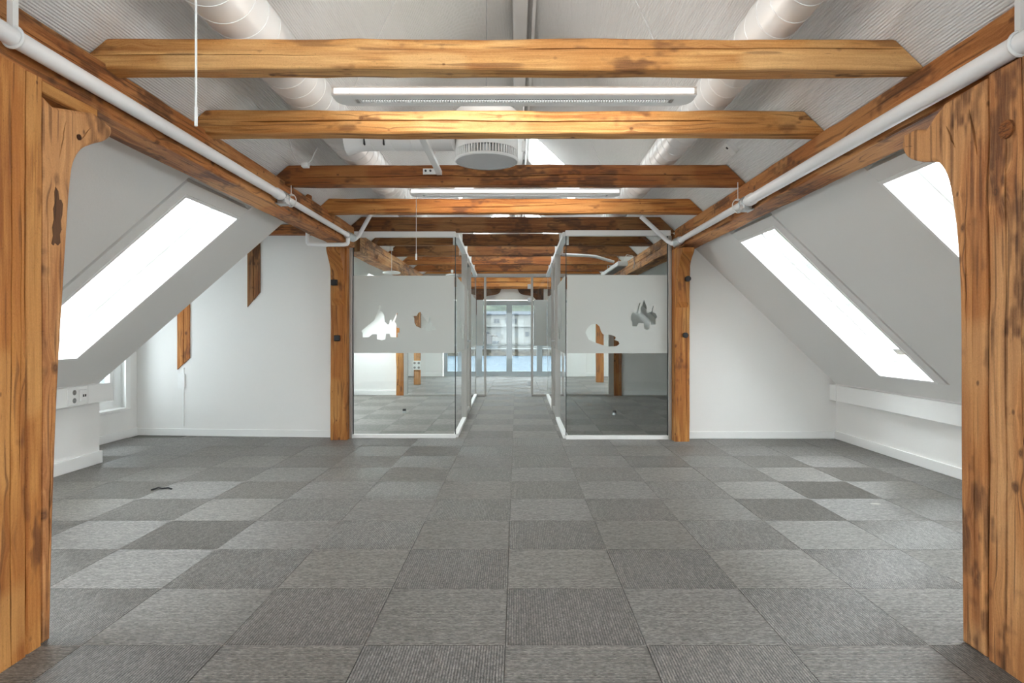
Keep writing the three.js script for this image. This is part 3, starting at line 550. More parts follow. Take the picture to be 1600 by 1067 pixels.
{ // drum diffuser
  const o = thing('air_diffuser', 'round white drum air diffuser hanging between the tie beams', 'diffuser', [-0.19, 2.2, 4.15], undefined, 'thing');
  const x = -0.196, d = 4.15, R = 0.206, at = (g) => g.translate(x, 0, -d), lathe = (pts, n = 64) => at(new THREE.LatheGeometry(pts.map((q) => new THREE.Vector2(...q)), n));
  part(o, 'drum', lathe([[0.0, 2.56], [R - 0.01, 2.56], [R, 2.55], [R, 2.303], [R - 0.006, 2.303], [R - 0.006, 2.545]]), M.whitePaint);
  part(o, 'liner', lathe([[R - 0.03, 2.5], [R - 0.03, 2.24]]), M.steel, 'galvanised liner behind the slots');
  const fins = []; for (let i = 0; i < 66; i++) { const a = i / 66 * Math.PI * 2; fins.push(new THREE.BoxGeometry(0.016, 0.06, 0.0085).translate(R - 0.009, 2.272, 0).rotateY(a).translate(x, 0, -d)); }
  part(o, 'slot_fins', fins, M.whitePaint);
  part(o, 'rim', lathe([[R - 0.012, 2.25], [R + 0.002, 2.25], [R + 0.004, 2.243], [R + 0.002, 2.236], [R - 0.006, 2.233]]), M.whitePaint);
  const perf = tex(512, 512, (px, py) => { const a = (px % 16) - 8, b = ((py + (Math.floor(px / 16) % 2) * 8) % 16) - 8, q = Math.hypot(a, b) < 4.6 ? 120 : 214; return [q, q, q]; }, true, [14, 14]);
  const dome = new THREE.SphereGeometry(0.62, 64, 16, 0, Math.PI * 2, Math.PI - Math.asin((R - 0.004) / 0.62), Math.asin((R - 0.004) / 0.62)).translate(x, 2.238 + 0.62 * Math.cos(Math.asin((R - 0.004) / 0.62)), -d);
  { const p = dome.attributes.position, uv = dome.attributes.uv; for (let i = 0; i < p.count; i++) uv.setXY(i, (p.getX(i) - x) / 0.62 + 0.5, (p.getZ(i) + d) / 0.62 + 0.5); }
  part(o, 'dome', dome, std({ map: perf, roughness: 0.45 }), 'perforated domed underside');
  part(o, 'hanger', rod([x, 2.56, d], [x, 3.64, d], 0.002, 6), M.steel);
  part(o, 'cable_box', [box(0.035, 0.06, 2.3, 2.37, 4.14, 4.16, 0.004), box(0.044, 0.05, 2.25, 2.6, 4.15, 4.155)], M.whitePlastic);
}
{ // support rail between two tie beams
  const o = thing('support_rail', 'white flat bar under the branch duct with a screwed foot plate', 'bracket', [-0.56, 2.27, 4.6], undefined, 'thing');
  part(o, 'bar', box(-0.585, -0.545, 2.27, 2.3, 3.553, 4.632, 0.003), M.whitePaint);
  const p = part(o, 'foot_plate', box(-0.685, -0.585, 2.275, 2.318, 4.624, 4.633, 0.002), M.whitePaint);
  part(p, 'screw', [rod([-0.665, 2.3, 4.618], [-0.665, 2.3, 4.626], 0.008), rod([-0.63, 2.3, 4.618], [-0.63, 2.3, 4.626], 0.008)], M.darkSlot);
}

// ================================================================= LUMINAIRES
function luminaire(label, d, y, cordX, cordY, wires) {
  const x0 = -0.88, x1 = 0.857, D = 0.145, o = thing('linear_luminaire', label, 'lamp', [(x0 + x1) / 2, y, d], 'hanging linear luminaires', 'thing');
  // plan outline with rounded far corners
  const r = 0.07, plan = [[x0, 0], [x1, 0], [x1, D - r], ...[0.25, 0.5, 0.75, 1].map((t) => [x1 - r + r * Math.cos(t * Math.PI / 2), D - r + r * Math.sin(t * Math.PI / 2)]), ...[0, 0.25, 0.5, 0.75].map((t) => [x0 + r - r * Math.sin(t * Math.PI / 2), D - r + r * Math.cos(t * Math.PI / 2)]), [x0, D - r]];
  const hollow = [[-0.76, 0.055], [0.74, 0.055], [0.74, 0.1], [-0.76, 0.1]];
  const slab = (pts, holes, h0, h1) => new THREE.ExtrudeGeometry(poly(pts, holes), { depth: h1 - h0, bevelEnabled: false }).rotateX(-Math.PI / 2).translate(0, h0, -d);
  part(o, 'underside', slab(plan, [hollow], y, y + 0.008), M.whitePaint);
  part(o, 'cover', slab(plan, [], y + 0.034, y + 0.042), M.whitePaint);
  for (const x of [x0, x1 - 0.012]) part(o, 'end_cap', box(x, x + 0.012, y + 0.006, y + 0.036, d, d + 0.09), M.whitePaint);
  part(o, 'seam', [box(x0 + 0.085, x0 + 0.089, y - 0.001, y + 0.044, d - 0.001, d + D - 0.02)], M.whitePaint);
  part(o, 'light_strip', [box(x0 + 0.012, x1 - 0.012, y + 0.008, y + 0.034, d + 0.002, d + 0.006)], M.diffuser, 'white glowing side strip');
  part(o, 'light_strip', [box(x0 + 0.07, x1 - 0.07, y + 0.008, y + 0.034, d + D - 0.006, d + D - 0.002)], M.diffuser, 'white glowing side strip');
  part(o, 'reflector', box(-0.77, 0.75, y + 0.014, y + 0.016, d + 0.05, d + 0.105), M.groove);
  const fins = []; for (let i = 0; i < 116; i++) fins.push(box(-0.755 + i * 0.0129, -0.751 + i * 0.0129, y, y + 0.008, d + 0.055, d + 0.1));
  part(o, 'louvre', fins, M.whitePaint, 'fine louvre in the underside');
  for (const x of [-0.78, 0.745]) part(o, 'louvre_end', box(x, x + 0.015, y - 0.002, y + 0.002, d + 0.055, d + 0.1), M.steel);
  for (const [a, b] of wires) part(o, 'suspension_wire', rod([a, y + 0.04, d + 0.07], [b, 3.2, d + 0.5], 0.0022, 6), M.whitePaint);
  for (const [back, w] of [[0, x1 - x0 - 0.03], [1, x1 - x0 - 0.15]]) {       // the strips' own light, front and back
    const L = new THREE.RectAreaLight(0xfffaf2, LAMP, w, 0.026);
    L.position.set(0, y + 0.021 - y, back ? -(D + 0.003) : 0.003);
    L.lookAt(new THREE.Vector3()); L.rotation.set(0, back ? 0 : Math.PI, 0);
    L.name = 'strip_light'; o.add(L);
  }
  if (cordX !== undefined) {
    const c = thing('pull_cord', 'thin white pull cord with a tip, hanging from ' + (d < 2 ? 'above beside the left purlin' : 'the second luminaire before the glass'), 'cord', [cordX, cordY, d + 0.03], 'pull cords of the luminaires');
    part(c, 'cord', rod([cordX, y, d + 0.03], [cordX, cordY + 0.04, d + 0.03], d < 2 ? 0.003 : 0.0022, 8), M.whitePlastic);
    part(c, 'tip', rod([cordX, cordY + 0.05, d + 0.03], [cordX, cordY, d + 0.03], d < 2 ? 0.0042 : 0.007, 10), M.whitePlastic);
  }
}
luminaire('hanging linear luminaire overhead in front of the nearest tie beam', 1.62, 2.238, -0.837, 1.645, [[-0.78, -0.6], [0.77, 0.6]]);
luminaire('long white linear luminaire hanging just behind the nearest tie beam', 3.0, 2.238, undefined, 0, [[-0.8, -0.55], [0.78, 0.55]]);
luminaire('smaller-looking white linear luminaire hanging before the knotty fourth beam', 5.2, 2.262, -0.83, 1.72, [[-0.8, -0.55], [0.78, 0.55]]);

// ================================================================= PIPES ON THE PURLINS
function pipeRun(label, x, y, r1, r2, dj, dEnd, sg) {
  const ds = sg < 0 ? 2.075 : 2.02;
  const o = thing('heating_pipe', label, 'pipe', [x, y - r1, BACK], 'white pipes along the purlins', 'thing');
  part(o, 'wide_pipe', rod([x, y, BACK + 0.05], [x, y, dj], r1, 28), M.pipeWhite);
  part(o, 'reducer', new THREE.LatheGeometry([[r1 + 0.001, 0], [r1 + 0.006, 0.01], [r1 + 0.006, 0.07], [r1, 0.08], [r2 + 0.006, 0.13], [r2 + 0.006, 0.19], [r2, 0.2]].map((q) => new THREE.Vector2(...q)), 28).rotateX(-Math.PI / 2).translate(x, y, -dj), M.pipeWhite);
  part(o, 'narrow_pipe', rod([x, y, dj + 0.15], [x, y, dEnd], r2, 24), M.pipeWhite);
  const c = part(o, 'clamp', [box(x - 0.03, x + 0.03, y - r2 - 0.035, y - r2 + 0.02, dj + 0.1, dj + 0.19, 0.006)], M.steel, 'steel pipe clamp');
  part(c, 'clamp_band', [new THREE.TorusGeometry(r2 + 0.012, 0.005, 8, 24).translate(x, y, -(dj + 0.115)), new THREE.TorusGeometry(r2 + 0.012, 0.005, 8, 24).translate(x, y, -(dj + 0.175)), rod([x - 0.035, y - r2 - 0.03, dj + 0.09], [x - 0.035, y - r2 - 0.03, dj + 0.2], 0.006), rod([x + 0.035, y - r2 - 0.03, dj + 0.09], [x + 0.035, y - r2 - 0.03, dj + 0.2], 0.006)], M.steel);
  part(o, 'hanger_loop', [new THREE.TorusGeometry(r2 + 0.014, 0.0035, 8, 28).scale(1, 1.25, 1).translate(x, y + 0.008, -(dj + 0.3)), rod([x, y + r2 + 0.02, dj + 0.3], [x, TB + 0.01, dj + 0.3], 0.0028, 8), box(x - 0.015, x + 0.015, y + r2 + 0.02, y + r2 + 0.026, dj + 0.29, dj + 0.31)], M.whitePlastic);
  part(o, 'strap', new THREE.TorusGeometry(r1 + 0.003, 0.006, 8, 28).translate(x, y, -ds), M.whitePlastic);
  part(o, 'strap', box(x - 0.01, x + 0.01, y + r1, TB + 0.12, ds - 0.012, ds + 0.012), M.whitePlastic);
  // foil-wrapped joint
  const f = new THREE.CylinderGeometry(r2 + 0.012, r2 + 0.018, 0.2, 22, 14).rotateX(Math.PI / 2).translate(x, y, -dEnd), p = f.attributes.position;
  for (let i = 0; i < p.count; i++) { const k = 1 + 0.16 * (hash(i % 23, Math.floor(i / 23), 900 + sg) - 0.5); p.setXYZ(i, x + (p.getX(i) - x) * k, y + (p.getY(i) - y) * k, p.getZ(i)); }
  f.computeVertexNormals();
  part(o, 'foil_joint', f, M.foil, 'joint wrapped in crumpled foil');
  return o;
}
const pipeL = pipeRun('white pipe clipped along the left purlin, ending in elbows by the glass', -1.655, 2.078, 0.031, 0.023, 4.34, 6.28, -1);
const pipeR = pipeRun('white pipe clipped along the right purlin, ending in a foil joint', 1.612, 2.03, 0.035, 0.026, 4.3, 6.3, 1);
part(pipeL, 'rising_branch', tube([[-1.655, 2.078, 6.3], [-1.64, 2.06, 6.38], [-1.6, 2.1, 6.4], [-1.47, 2.33, 6.4]], 0.021, 14, 40), M.pipeWhite);
part(pipeL, 'elbow_branch', tube([[-1.655, 2.07, 6.2], [-1.655, 2.03, 6.2], [-1.655, 1.992, 6.2], [-1.7, 1.985, 6.2], [-2.0, 1.985, 6.2], [-2.045, 1.99, 6.2], [-2.05, 2.03, 6.2], [-2.05, 2.13, 6.2]], 0.02, 14, 60), M.pipeWhite);
part(pipeR, 'rising_branch', tube([[1.6, 2.04, 6.32], [1.575, 2.02, 6.38], [1.53, 2.05, 6.4], [1.26, 2.3, 6.4]], 0.023, 14, 40), M.pipeWhite);

// ================================================================= GLASS PARTITIONS
const FY0 = 0.905, FY1 = 1.73;
// a glass sheet standing between two floor points, 10 mm thick, returned in world coordinates
function sheet(a, b, y0, y1, off = 0) {
  const dx = b[0] - a[0], dd = b[1] - a[1], L = Math.hypot(dx, dd), g = new THREE.PlaneGeometry(L, y1 - y0);
  return g.translate(0, 0, off).rotateY(Math.atan2(dd, dx)).translate((a[0] + b[0]) / 2, (y0 + y1) / 2, -(a[1] + b[1]) / 2);
}
function bar(a, b, y0, y1, t, r = 0.003) {      // a rail between two floor points
  const dx = b[0] - a[0], dd = b[1] - a[1], L = Math.hypot(dx, dd), g = new RoundedBoxGeometry(L, y1 - y0, t, 1, r);
  return g.rotateY(Math.atan2(dd, dx)).translate((a[0] + b[0]) / 2, (y0 + y1) / 2, -(a[1] + b[1]) / 2);
}
function filmShape(a, b, motifs, front) {       // frosted film with cut-out motifs; outlines in metres along the sheet
  const dx = b[0] - a[0], dd = b[1] - a[1], L = Math.hypot(dx, dd), g = new THREE.ShapeGeometry(poly(hole(0.012, L - 0.012, FY0, FY1), motifs));
  return g.translate(0, 0, front).rotateY(Math.atan2(dd, dx)).translate(a[0], 0, -a[1]);
}
// motif outlines, metres from the sheet's left edge and above the floor
const rig1 = [[0.1, 1.141], [0.22, 1.241], [0.236, 1.252], [0.263, 1.317], [0.288, 1.382], [0.286, 1.41], [0.301, 1.42], [0.309, 1.404], [0.3, 1.36], [0.327, 1.339], [0.344, 1.306], [0.347, 1.241], [0.382, 1.208], [0.398, 1.214], [0.406, 1.257], [0.42, 1.263], [0.426, 1.23], [0.436, 1.246], [0.48, 1.333], [0.486, 1.328], [0.453, 1.235], [0.469, 1.225], [0.48, 1.176], [0.507, 1.171], [0.507, 1.124], [0.486, 1.122], [0.486, 1.073], [0.41, 1.076], [0.406, 1.111], [0.36, 1.113], [0.357, 1.051], [0.317, 1.043], [0.268, 1.055], [0.268, 1.106], [0.214, 1.106], [0.181, 1.076], [0.116, 1.073], [0.116, 1.117]];
const ship1 = [[0.643, 1.3], [0.692, 1.301], [0.708, 1.333], [0.73, 1.344], [0.757, 1.301], [0.795, 1.252], [0.817, 1.219], [0.822, 1.301], [0.833, 1.301], [0.847, 1.225], [0.86, 1.219], [0.849, 1.203], [0.898, 1.171], [0.893, 1.151], [0.811, 1.138], [0.686, 1.192], [0.667, 1.23], [0.665, 1.279]];
const rig2 = [[0.683, 1.29], [0.704, 1.338], [0.742, 1.333], [0.772, 1.435], [0.783, 1.435], [0.758, 1.311], [0.79, 1.344], [0.79, 1.386], [0.806, 1.413], [0.822, 1.472], [0.838, 1.429], [0.851, 1.397], [0.851, 1.33], [0.902, 1.338], [0.908, 1.37], [0.922, 1.408], [0.926, 1.402], [0.913, 1.338], [0.945, 1.327], [0.961, 1.29], [0.947, 1.268], [0.947, 1.209], [0.897, 1.204], [0.894, 1.236], [0.881, 1.236], [0.881, 1.161], [0.849, 1.153], [0.825, 1.161], [0.822, 1.22], [0.763, 1.225], [0.75, 1.188], [0.699, 1.19], [0.699, 1.241], [0.683, 1.257]];
const ship2 = [[0.205, 1.129], [0.232, 1.177], [0.269, 1.209], [0.323, 1.215], [0.355, 1.188], [0.371, 1.134], [0.389, 1.107], [0.414, 1.097], [0.446, 1.102], [0.484, 1.097], [0.516, 1.081], [0.526, 1.075], [0.521, 1.054], [0.505, 1.048], [0.553, 1.032], [0.566, 1.005], [0.537, 0.981], [0.462, 0.975], [0.387, 0.992], [0.312, 1.018], [0.242, 1.048], [0.221, 1.091]];
const rails = { top: M.whitePaint, bottom: M.whitePaint };
{
  const a = [-1.755, 6.74], b = [-0.648, 6.74], o = thing('glass_partition', 'front glass panel left of the corridor with a frosted rig and ship band', 'partition', [-1.2, 0, 6.74], 'front glass panels', 'thing');
  part(o, 'top_rail', bar([a[0] - 0.01, a[1]], b, 2.14, 2.198, 0.06), M.whitePaint);
  part(o, 'bottom_rail', bar(a, b, 0, 0.04, 0.05), M.whitePaint);
  part(o, 'jamb', box(-1.775, -1.745, 0, 2.14, 6.70, 6.77, 0.004), M.aluminium);
  for (const x of [-1.746, -0.656]) part(o, 'seal', box(x, x + 0.008, 0.04, 2.14, 6.731, 6.749), M.seal);
  const pane = part(o, 'pane', sheet(a, b, 0.03, 2.145), M.glass);
  part(pane, 'frosted_film', filmShape(a, b, [rig1, ship1], 0.004), M.frosted, 'frosted film with cut-out oil rig and ship');
}
{
  const a = [0.52, 6.66], b = [1.605, 6.66], o = thing('glass_partition', 'front glass panel right of the corridor with a frosted ship and rig band', 'partition', [1.06, 0, 6.66], 'front glass panels', 'thing');
  part(o, 'top_rail', bar([0.515, 6.66], [1.62, 6.66], 2.14, 2.198, 0.06), M.whitePaint);
  part(o, 'bottom_rail', bar(a, b, 0, 0.04, 0.05), M.whitePaint);
  part(o, 'jamb', box(1.595, 1.628, 0, 2.14, 6.62, 6.7, 0.004), M.aluminium);
  for (const [x, d] of [[0.518, 6.66], [1.588, 6.66]]) part(o, 'seal', box(x, x + 0.008, 0.04, 2.14, d - 0.008, d + 0.008), M.seal);
  const pane = part(o, 'pane', sheet(a, b, 0.03, 2.145), M.glass);
  part(pane, 'frosted_film', filmShape(a, b, [ship2, rig2], 0.004), M.frosted, 'frosted film with cut-out ship and oil rig');
}
function corridorSide(sg, a, c, e, label) {     // fixed pane, framed glass door, fixed pane
  const o = thing('corridor_partition', label, 'partition', [a[0], 0, a[1]], 'glass sides of the corridor', 'thing');
  const at = (d) => [lerp(a[0], e[0], (d - a[1]) / (e[1] - a[1])), d];
  part(o, 'top_rail', bar(a, e, 2.14, 2.19, 0.06), M.whitePaint);
  part(o, 'bottom_rail', bar(a, at(8.15), 0, 0.04, 0.05), M.whitePaint);
  part(o, 'bottom_rail', bar(at(9.2), e, 0, 0.04, 0.05), M.whitePaint);
  for (const [p, q] of [[a, at(8.15)], [at(9.2), e]]) {
    const pane = part(o, 'pane', sheet(p, q, 0.03, 2.145), M.glass);
    part(pane, 'frosted_film', filmShape(p, q, [[[0.55, 1.12], [0.62, 1.12], [0.63, 1.3], [0.6, 1.45], [0.56, 1.3]], [[0.95, 1.05], [1.1, 1.05], [1.12, 1.2], [1.0, 1.24]]], sg < 0 ? 0.004 : -0.004), M.frosted, 'frosted film band');
  }
  for (const d of [8.17, 9.18]) part(o, 'door_post', bar(at(d - 0.025), at(d + 0.025), 0, 2.14, 0.07), M.aluminium);
  const door = thing('framed_glass_door', sg < 0 ? 'aluminium framed glass door in the left corridor side' : 'aluminium framed glass door in the right corridor side', 'door', [a[0], 0, 8.2], 'glass doors in the corridor sides', 'thing');
  part(door, 'door_frame', [bar(at(8.2), at(8.26), 0.01, 2.13, 0.045), bar(at(9.09), at(9.15), 0.01, 2.13, 0.045), bar(at(8.26), at(9.09), 2.07, 2.13, 0.045), bar(at(8.26), at(9.09), 0.01, 0.08, 0.045)], M.aluminium);
  const pane = part(door, 'pane', sheet(at(8.25), at(9.1), 0.07, 2.08), M.glass);
  part(pane, 'frosted_film', filmShape(at(8.25), at(9.1), [], sg < 0 ? 0.004 : -0.004), M.frosted);
  const hx = at(8.23)[0], s = -sg;
  part(door, 'handle', [rod([hx, 1.02, 8.23], [hx + s * 0.07, 1.02, 8.23], 0.009), rod([hx + s * 0.06, 1.02, 8.22], [hx + s * 0.06, 1.02, 8.36], 0.009), box(hx - 0.03, hx + 0.03, 0.9, 1.08, 8.215, 8.245, 0.004)], M.steel, 'steel lever handle');
  for (const d of [7.755, 8.78, 9.87, 10.92]) { const p = at(d); part(o, 'beam_casing', box(p[0] + (sg < 0 ? -0.11 : -0.005), p[0] + (sg < 0 ? 0.005 : 0.11), 2.2, 2.345, d - 0.03, d - 0.012), M.whitePaint, 'white casing where a beam crosses'); }
  return o;
}
corridorSide(-1, [-0.648, 6.775], 0, [-0.735, 11.36], 'left glass side of the corridor with white rails');
corridorSide(1, [0.52, 6.695], 0, [0.56, 11.36], 'right glass side of the corridor with white rails');
{
  const d = 11.4, o = thing('cross_partition', 'far glass cross wall with grey frames at the corridor end', 'partition', [0, 0, d], undefined, 'thing');
  part(o, 'top_rail', box(-1.69, 1.65, 2.14, 2.198, d - 0.03, d + 0.03, 0.004), M.aluminium);
  for (const [x0, x1] of [[-2.03, -0.545], [0.27, 1.75]]) part(o, 'bottom_rail', box(x0, x1, 0, 0.035, d - 0.03, d + 0.03, 0.004), M.aluminium);
  for (const [x0, x1] of [[-2.03, -1.96], [-0.77, -0.73], [-0.585, -0.545], [0.26, 0.3], [0.56, 0.6], [1.66, 1.75]]) part(o, 'mullion', box(x0, x1, 0.035, x0 < -1 || x1 > 1.5 ? 1.985 : 2.14, d - 0.03, d + 0.03, 0.004), M.aluminium);
  for (const [x0, x1, film] of [[-1.96, -1.692, 0], [-1.69, -0.77, 0], [-0.73, -0.585, 1], [0.3, 0.56, 1], [0.6, 1.66, 0]]) {
    const pane = part(o, 'pane', sheet([x0, d], [x1, d], 0.03, x0 < -1.9 ? 1.985 : 2.145), M.glass);
    if (film) part(pane, 'frosted_film', filmShape([x0, d], [x1, d], [], 0.004), M.frosted, 'frosted film');
  }
  const door = structure('door_3', 'frameless clear glass door at the corridor end with lock and patch hinges', 'door');
  part(door, 'pane', sheet([-0.54, d], [0.255, d], 0.01, 2.13), M.glass);
  part(door, 'lock', box(-0.54, -0.44, 0.93, 1.11, d - 0.03, d + 0.03, 0.006), M.steel, 'steel lock case');
  part(door, 'lever', [rod([-0.48, 1.08, d - 0.03], [-0.48, 1.08, d - 0.07], 0.01), rod([-0.48, 1.08, d - 0.065], [-0.35, 1.08, d - 0.065], 0.009)], M.steel);
  for (const y of [0.22, 1.73, 1.97]) part(door, 'hinge', box(0.2, 0.258, y - 0.04, y + 0.04, d - 0.025, d + 0.025, 0.004), M.steel, 'steel patch hinge');
}

// ================================================================= FITTINGS
{ // trunking on the left knee wall
  const o = thing('cable_trunking', 'white cable trunking with socket and data outlet on the left knee wall', 'trunking', [-3.55, 0.53, 5.3], 'cable trunkings', 'thing');
  part(o, 'trunk_body', box(-3.584, -3.505, 0.535, 0.685, BACK + 0.02, 5.165, 0.003), M.whitePlastic);
  part(o, 'end_piece', box(-3.6, -3.505, 0.535, 0.685, 5.168, 5.47, 0.003), M.whitePlastic);
  const s = part(o, 'double_socket', box(-3.508, -3.499, 0.545, 0.675, 4.93, 5.035, 0.003), M.whitePlastic, 'white double socket');
  part(s, 'socket_well', [0.578, 0.642].map((y) => rod([-3.5, y, 5.0], [-3.4975, y, 5.0], 0.021, 24)), M.groove);
  part(s, 'socket_pin', [0.57, 0.586, 0.634, 0.65].map((y) => rod([-3.498, y, 5.0], [-3.4965, y, 5.0], 0.003, 8)), M.black);
  const q = part(o, 'data_outlet', box(-3.508, -3.49, 0.565, 0.66, 5.06, 5.145, 0.004), M.whitePlastic, 'white data outlet');
  part(q, 'data_port', [box(-3.491, -3.4885, 0.6, 0.62, 5.085, 5.1), box(-3.491, -3.4885, 0.6, 0.62, 5.108, 5.123)], M.black, 'black data ports');
}
{
  const o = thing('cable_trunking', 'plain white cable trunking along the right knee wall', 'trunking', [3.36, 0.41, 6.6], 'cable trunkings', 'thing');
  part(o, 'trunk_body', box(3.322, 3.384, 0.412, 0.575, BACK + 0.02, 6.56, 0.004), M.whitePlastic);
  part(o, 'end_piece', box(3.318, 3.384, 0.41, 0.577, 6.56, 6.695, 0.004), M.whitePlastic);
}
{
  const o = thing('cable_trunking', 'white cable trunking seen through the right glass', 'trunking', [3.36, 0.41, 9], 'cable trunkings', 'thing');
  part(o, 'trunk_body', box(3.322, 3.384, 0.412, 0.575, 6.84, 11.45, 0.004), M.whitePlastic);
}
{
  const o = thing('blank_plate', 'small white blank cover plate below the low timber stub', 'plate', [-3.66, 0.5, 6.88], undefined, 'thing');
  part(o, 'plate', farPlane([[0.512, 0.515], [0.586, 0.515], [0.586, 0.675], [0.512, 0.675]], 0.022), M.whitePlastic);
}
{ // loop of thin white cable on the left slope
  const o = thing('cable_clip', 'loop of thin white cable and clip on the left ribbed slope', 'cable', [-1.42, 2.22, 4.2], undefined, 'thing');
  part(o, 'cable', tube([[-1.515, 2.47, 4.2], [-1.511, 2.4, 4.2], [-1.494, 2.325, 4.2], [-1.46, 2.253, 4.2], [-1.417, 2.223, 4.21], [-1.374, 2.26, 4.22], [-1.34, 2.36, 4.25]], 0.0035, 8, 40), M.whitePlastic);
  part(o, 'clip', box(-1.43, -1.385, 2.215, 2.245, 4.19, 4.235, 0.004), M.whitePlastic);
}
{
  const o = thing('sensor', 'small white sensor bar on the right ribbed slope', 'sensor', [1.49, 2.4, 4.37], undefined, 'thing');
  const g = onSlope(SR, rect(sOf(SR, 1.455), sOf(SR, 1.525), 4.33, 4.41), [], -0.03, 0.03);
  part(o, 'body', g, M.whitePlastic);
  part(o, 'lens', onSlope(SR, rect(sOf(SR, 1.472), sOf(SR, 1.484), 4.36, 4.38), [], -0.033, 0.005), M.darkSlot);
}
{ // pendants and luminaire in the glass rooms
  const mk = (label, x, y, d, top) => {
    const o = thing('disc_pendant', label, 'lamp', [x, y, d], 'disc pendants in the left glass room', 'thing');
    part(o, 'disc', new THREE.LatheGeometry([[0, 0.02], [0.09, 0.018], [0.108, 0.008], [0.108, -0.004], [0.1, -0.01], [0, -0.012]].map((q) => new THREE.Vector2(...q)), 36).translate(x, y, -d), M.whitePaint);
    part(o, 'flex', tube([[x, y + 0.015, d], [x + 0.002, (y + top) / 2, d], [x, top, d]], 0.003, 8), M.whitePlastic);
    part(o, 'ceiling_hook', rod([x, top - 0.05, d], [x, top + 0.0, d], 0.02, 12), M.whitePlastic);
  };
  mk('white disc pendant hanging near the limewashed left purlin', -1.545, 1.865, 7.81, 2.19);
  mk('white disc pendant hanging near the corridor in the left glass room', -1.08, 2.1, 10.6, 2.19);
  const o = thing('batten_luminaire', 'grey-white batten luminaire hanging in the right glass room', 'lamp', [1.45, 2.0, 9], undefined, 'thing');
  part(o, 'housing', box(1.36, 1.5, 2.03, 2.09, 8.5, 10.2, 0.01), M.whitePaint);
  part(o, 'louvre', box(1.375, 1.485, 2.022, 2.031, 8.55, 10.15), M.groove);
  part(o, 'cable', tube([[1.45, 2.09, 8.6], [1.5, 2.19, 8.6], [1.58, 2.17, 8.58], [1.6, 2.07, 8.56], [1.58, 2.0, 8.55]], 0.004, 8, 40), M.whitePlastic);
  part(o, 'hanger', [rod([1.43, 2.09, 8.83], [1.43, 2.193, 8.83], 0.004), rod([1.43, 2.09, 9.92], [1.43, 2.193, 9.92], 0.004)], M.steel);
  const p = thing('heating_pipe', 'thin white pipe crossing under the beams in the right glass room', 'pipe', [0.9, 2.1, 8.5], undefined, 'thing');
  part(p, 'pipe', tube([[0.45 + 0.15, 2.165, 8.4], [0.95, 2.15, 8.4], [1.05, 2.14, 8.4], [1.3, 2.07, 8.42]], 0.02, 12, 30), M.pipeWhite);
}
for (const [x, d, lb] of [[-1.58, 8.9, 'small black door stop on the carpet in the left glass room'], [1.347, 8.69, 'small black door stop on the carpet in the right glass room']]) {
  const o = thing('door_stop', lb, 'door stop', [x, 0, d], 'floor door stops');
  part(o, 'base', new THREE.CylinderGeometry(0.025, 0.032, 0.03, 18).translate(x, 0.015, -d), M.steel);
  part(o, 'buffer', new THREE.CylinderGeometry(0.022, 0.025, 0.028, 18).translate(x, 0.044, -d), M.black);
}
{
  const o = thing('cable_end', 'short black cable end lying on the carpet at left', 'cable', [-2.52, 0, 4.5], undefined, 'thing');
  part(o, 'cable', tube([[-2.58, 0.004, 4.46], [-2.55, 0.012, 4.5], [-2.52, 0.008, 4.49], [-2.48, 0.01, 4.5], [-2.45, 0.004, 4.49]], 0.006, 8, 30), M.black);
  const s = thing('paper_scrap', 'tiny pale scrap on the carpet near the right wall', 'scrap', [2.3, 0, 4.1], undefined, 'thing');
  part(s, 'scrap', new THREE.CircleGeometry(0.028, 9).scale(1.3, 0.7, 1).rotateX(-Math.PI / 2).translate(2.33, 0.003, -4.1), std({ color: 0xb9b6b0, roughness: 0.9 }));
}
{ // white door in the end room, seen through the right glass
  const o = structure('door_2', 'white panel door in the end room seen through the right glass', 'door');
  part(o, 'leaf', box(1.0, 1.82, 0, 1.95, 16.6, 16.66, 0.004), M.whitePaint);
  part(o, 'handle', [box(1.72, 1.75, 0.95, 1.07, 16.58, 16.6, 0.003), rod([1.735, 1.04, 16.58], [1.65, 1.04, 16.56], 0.008)], M.steel);
}

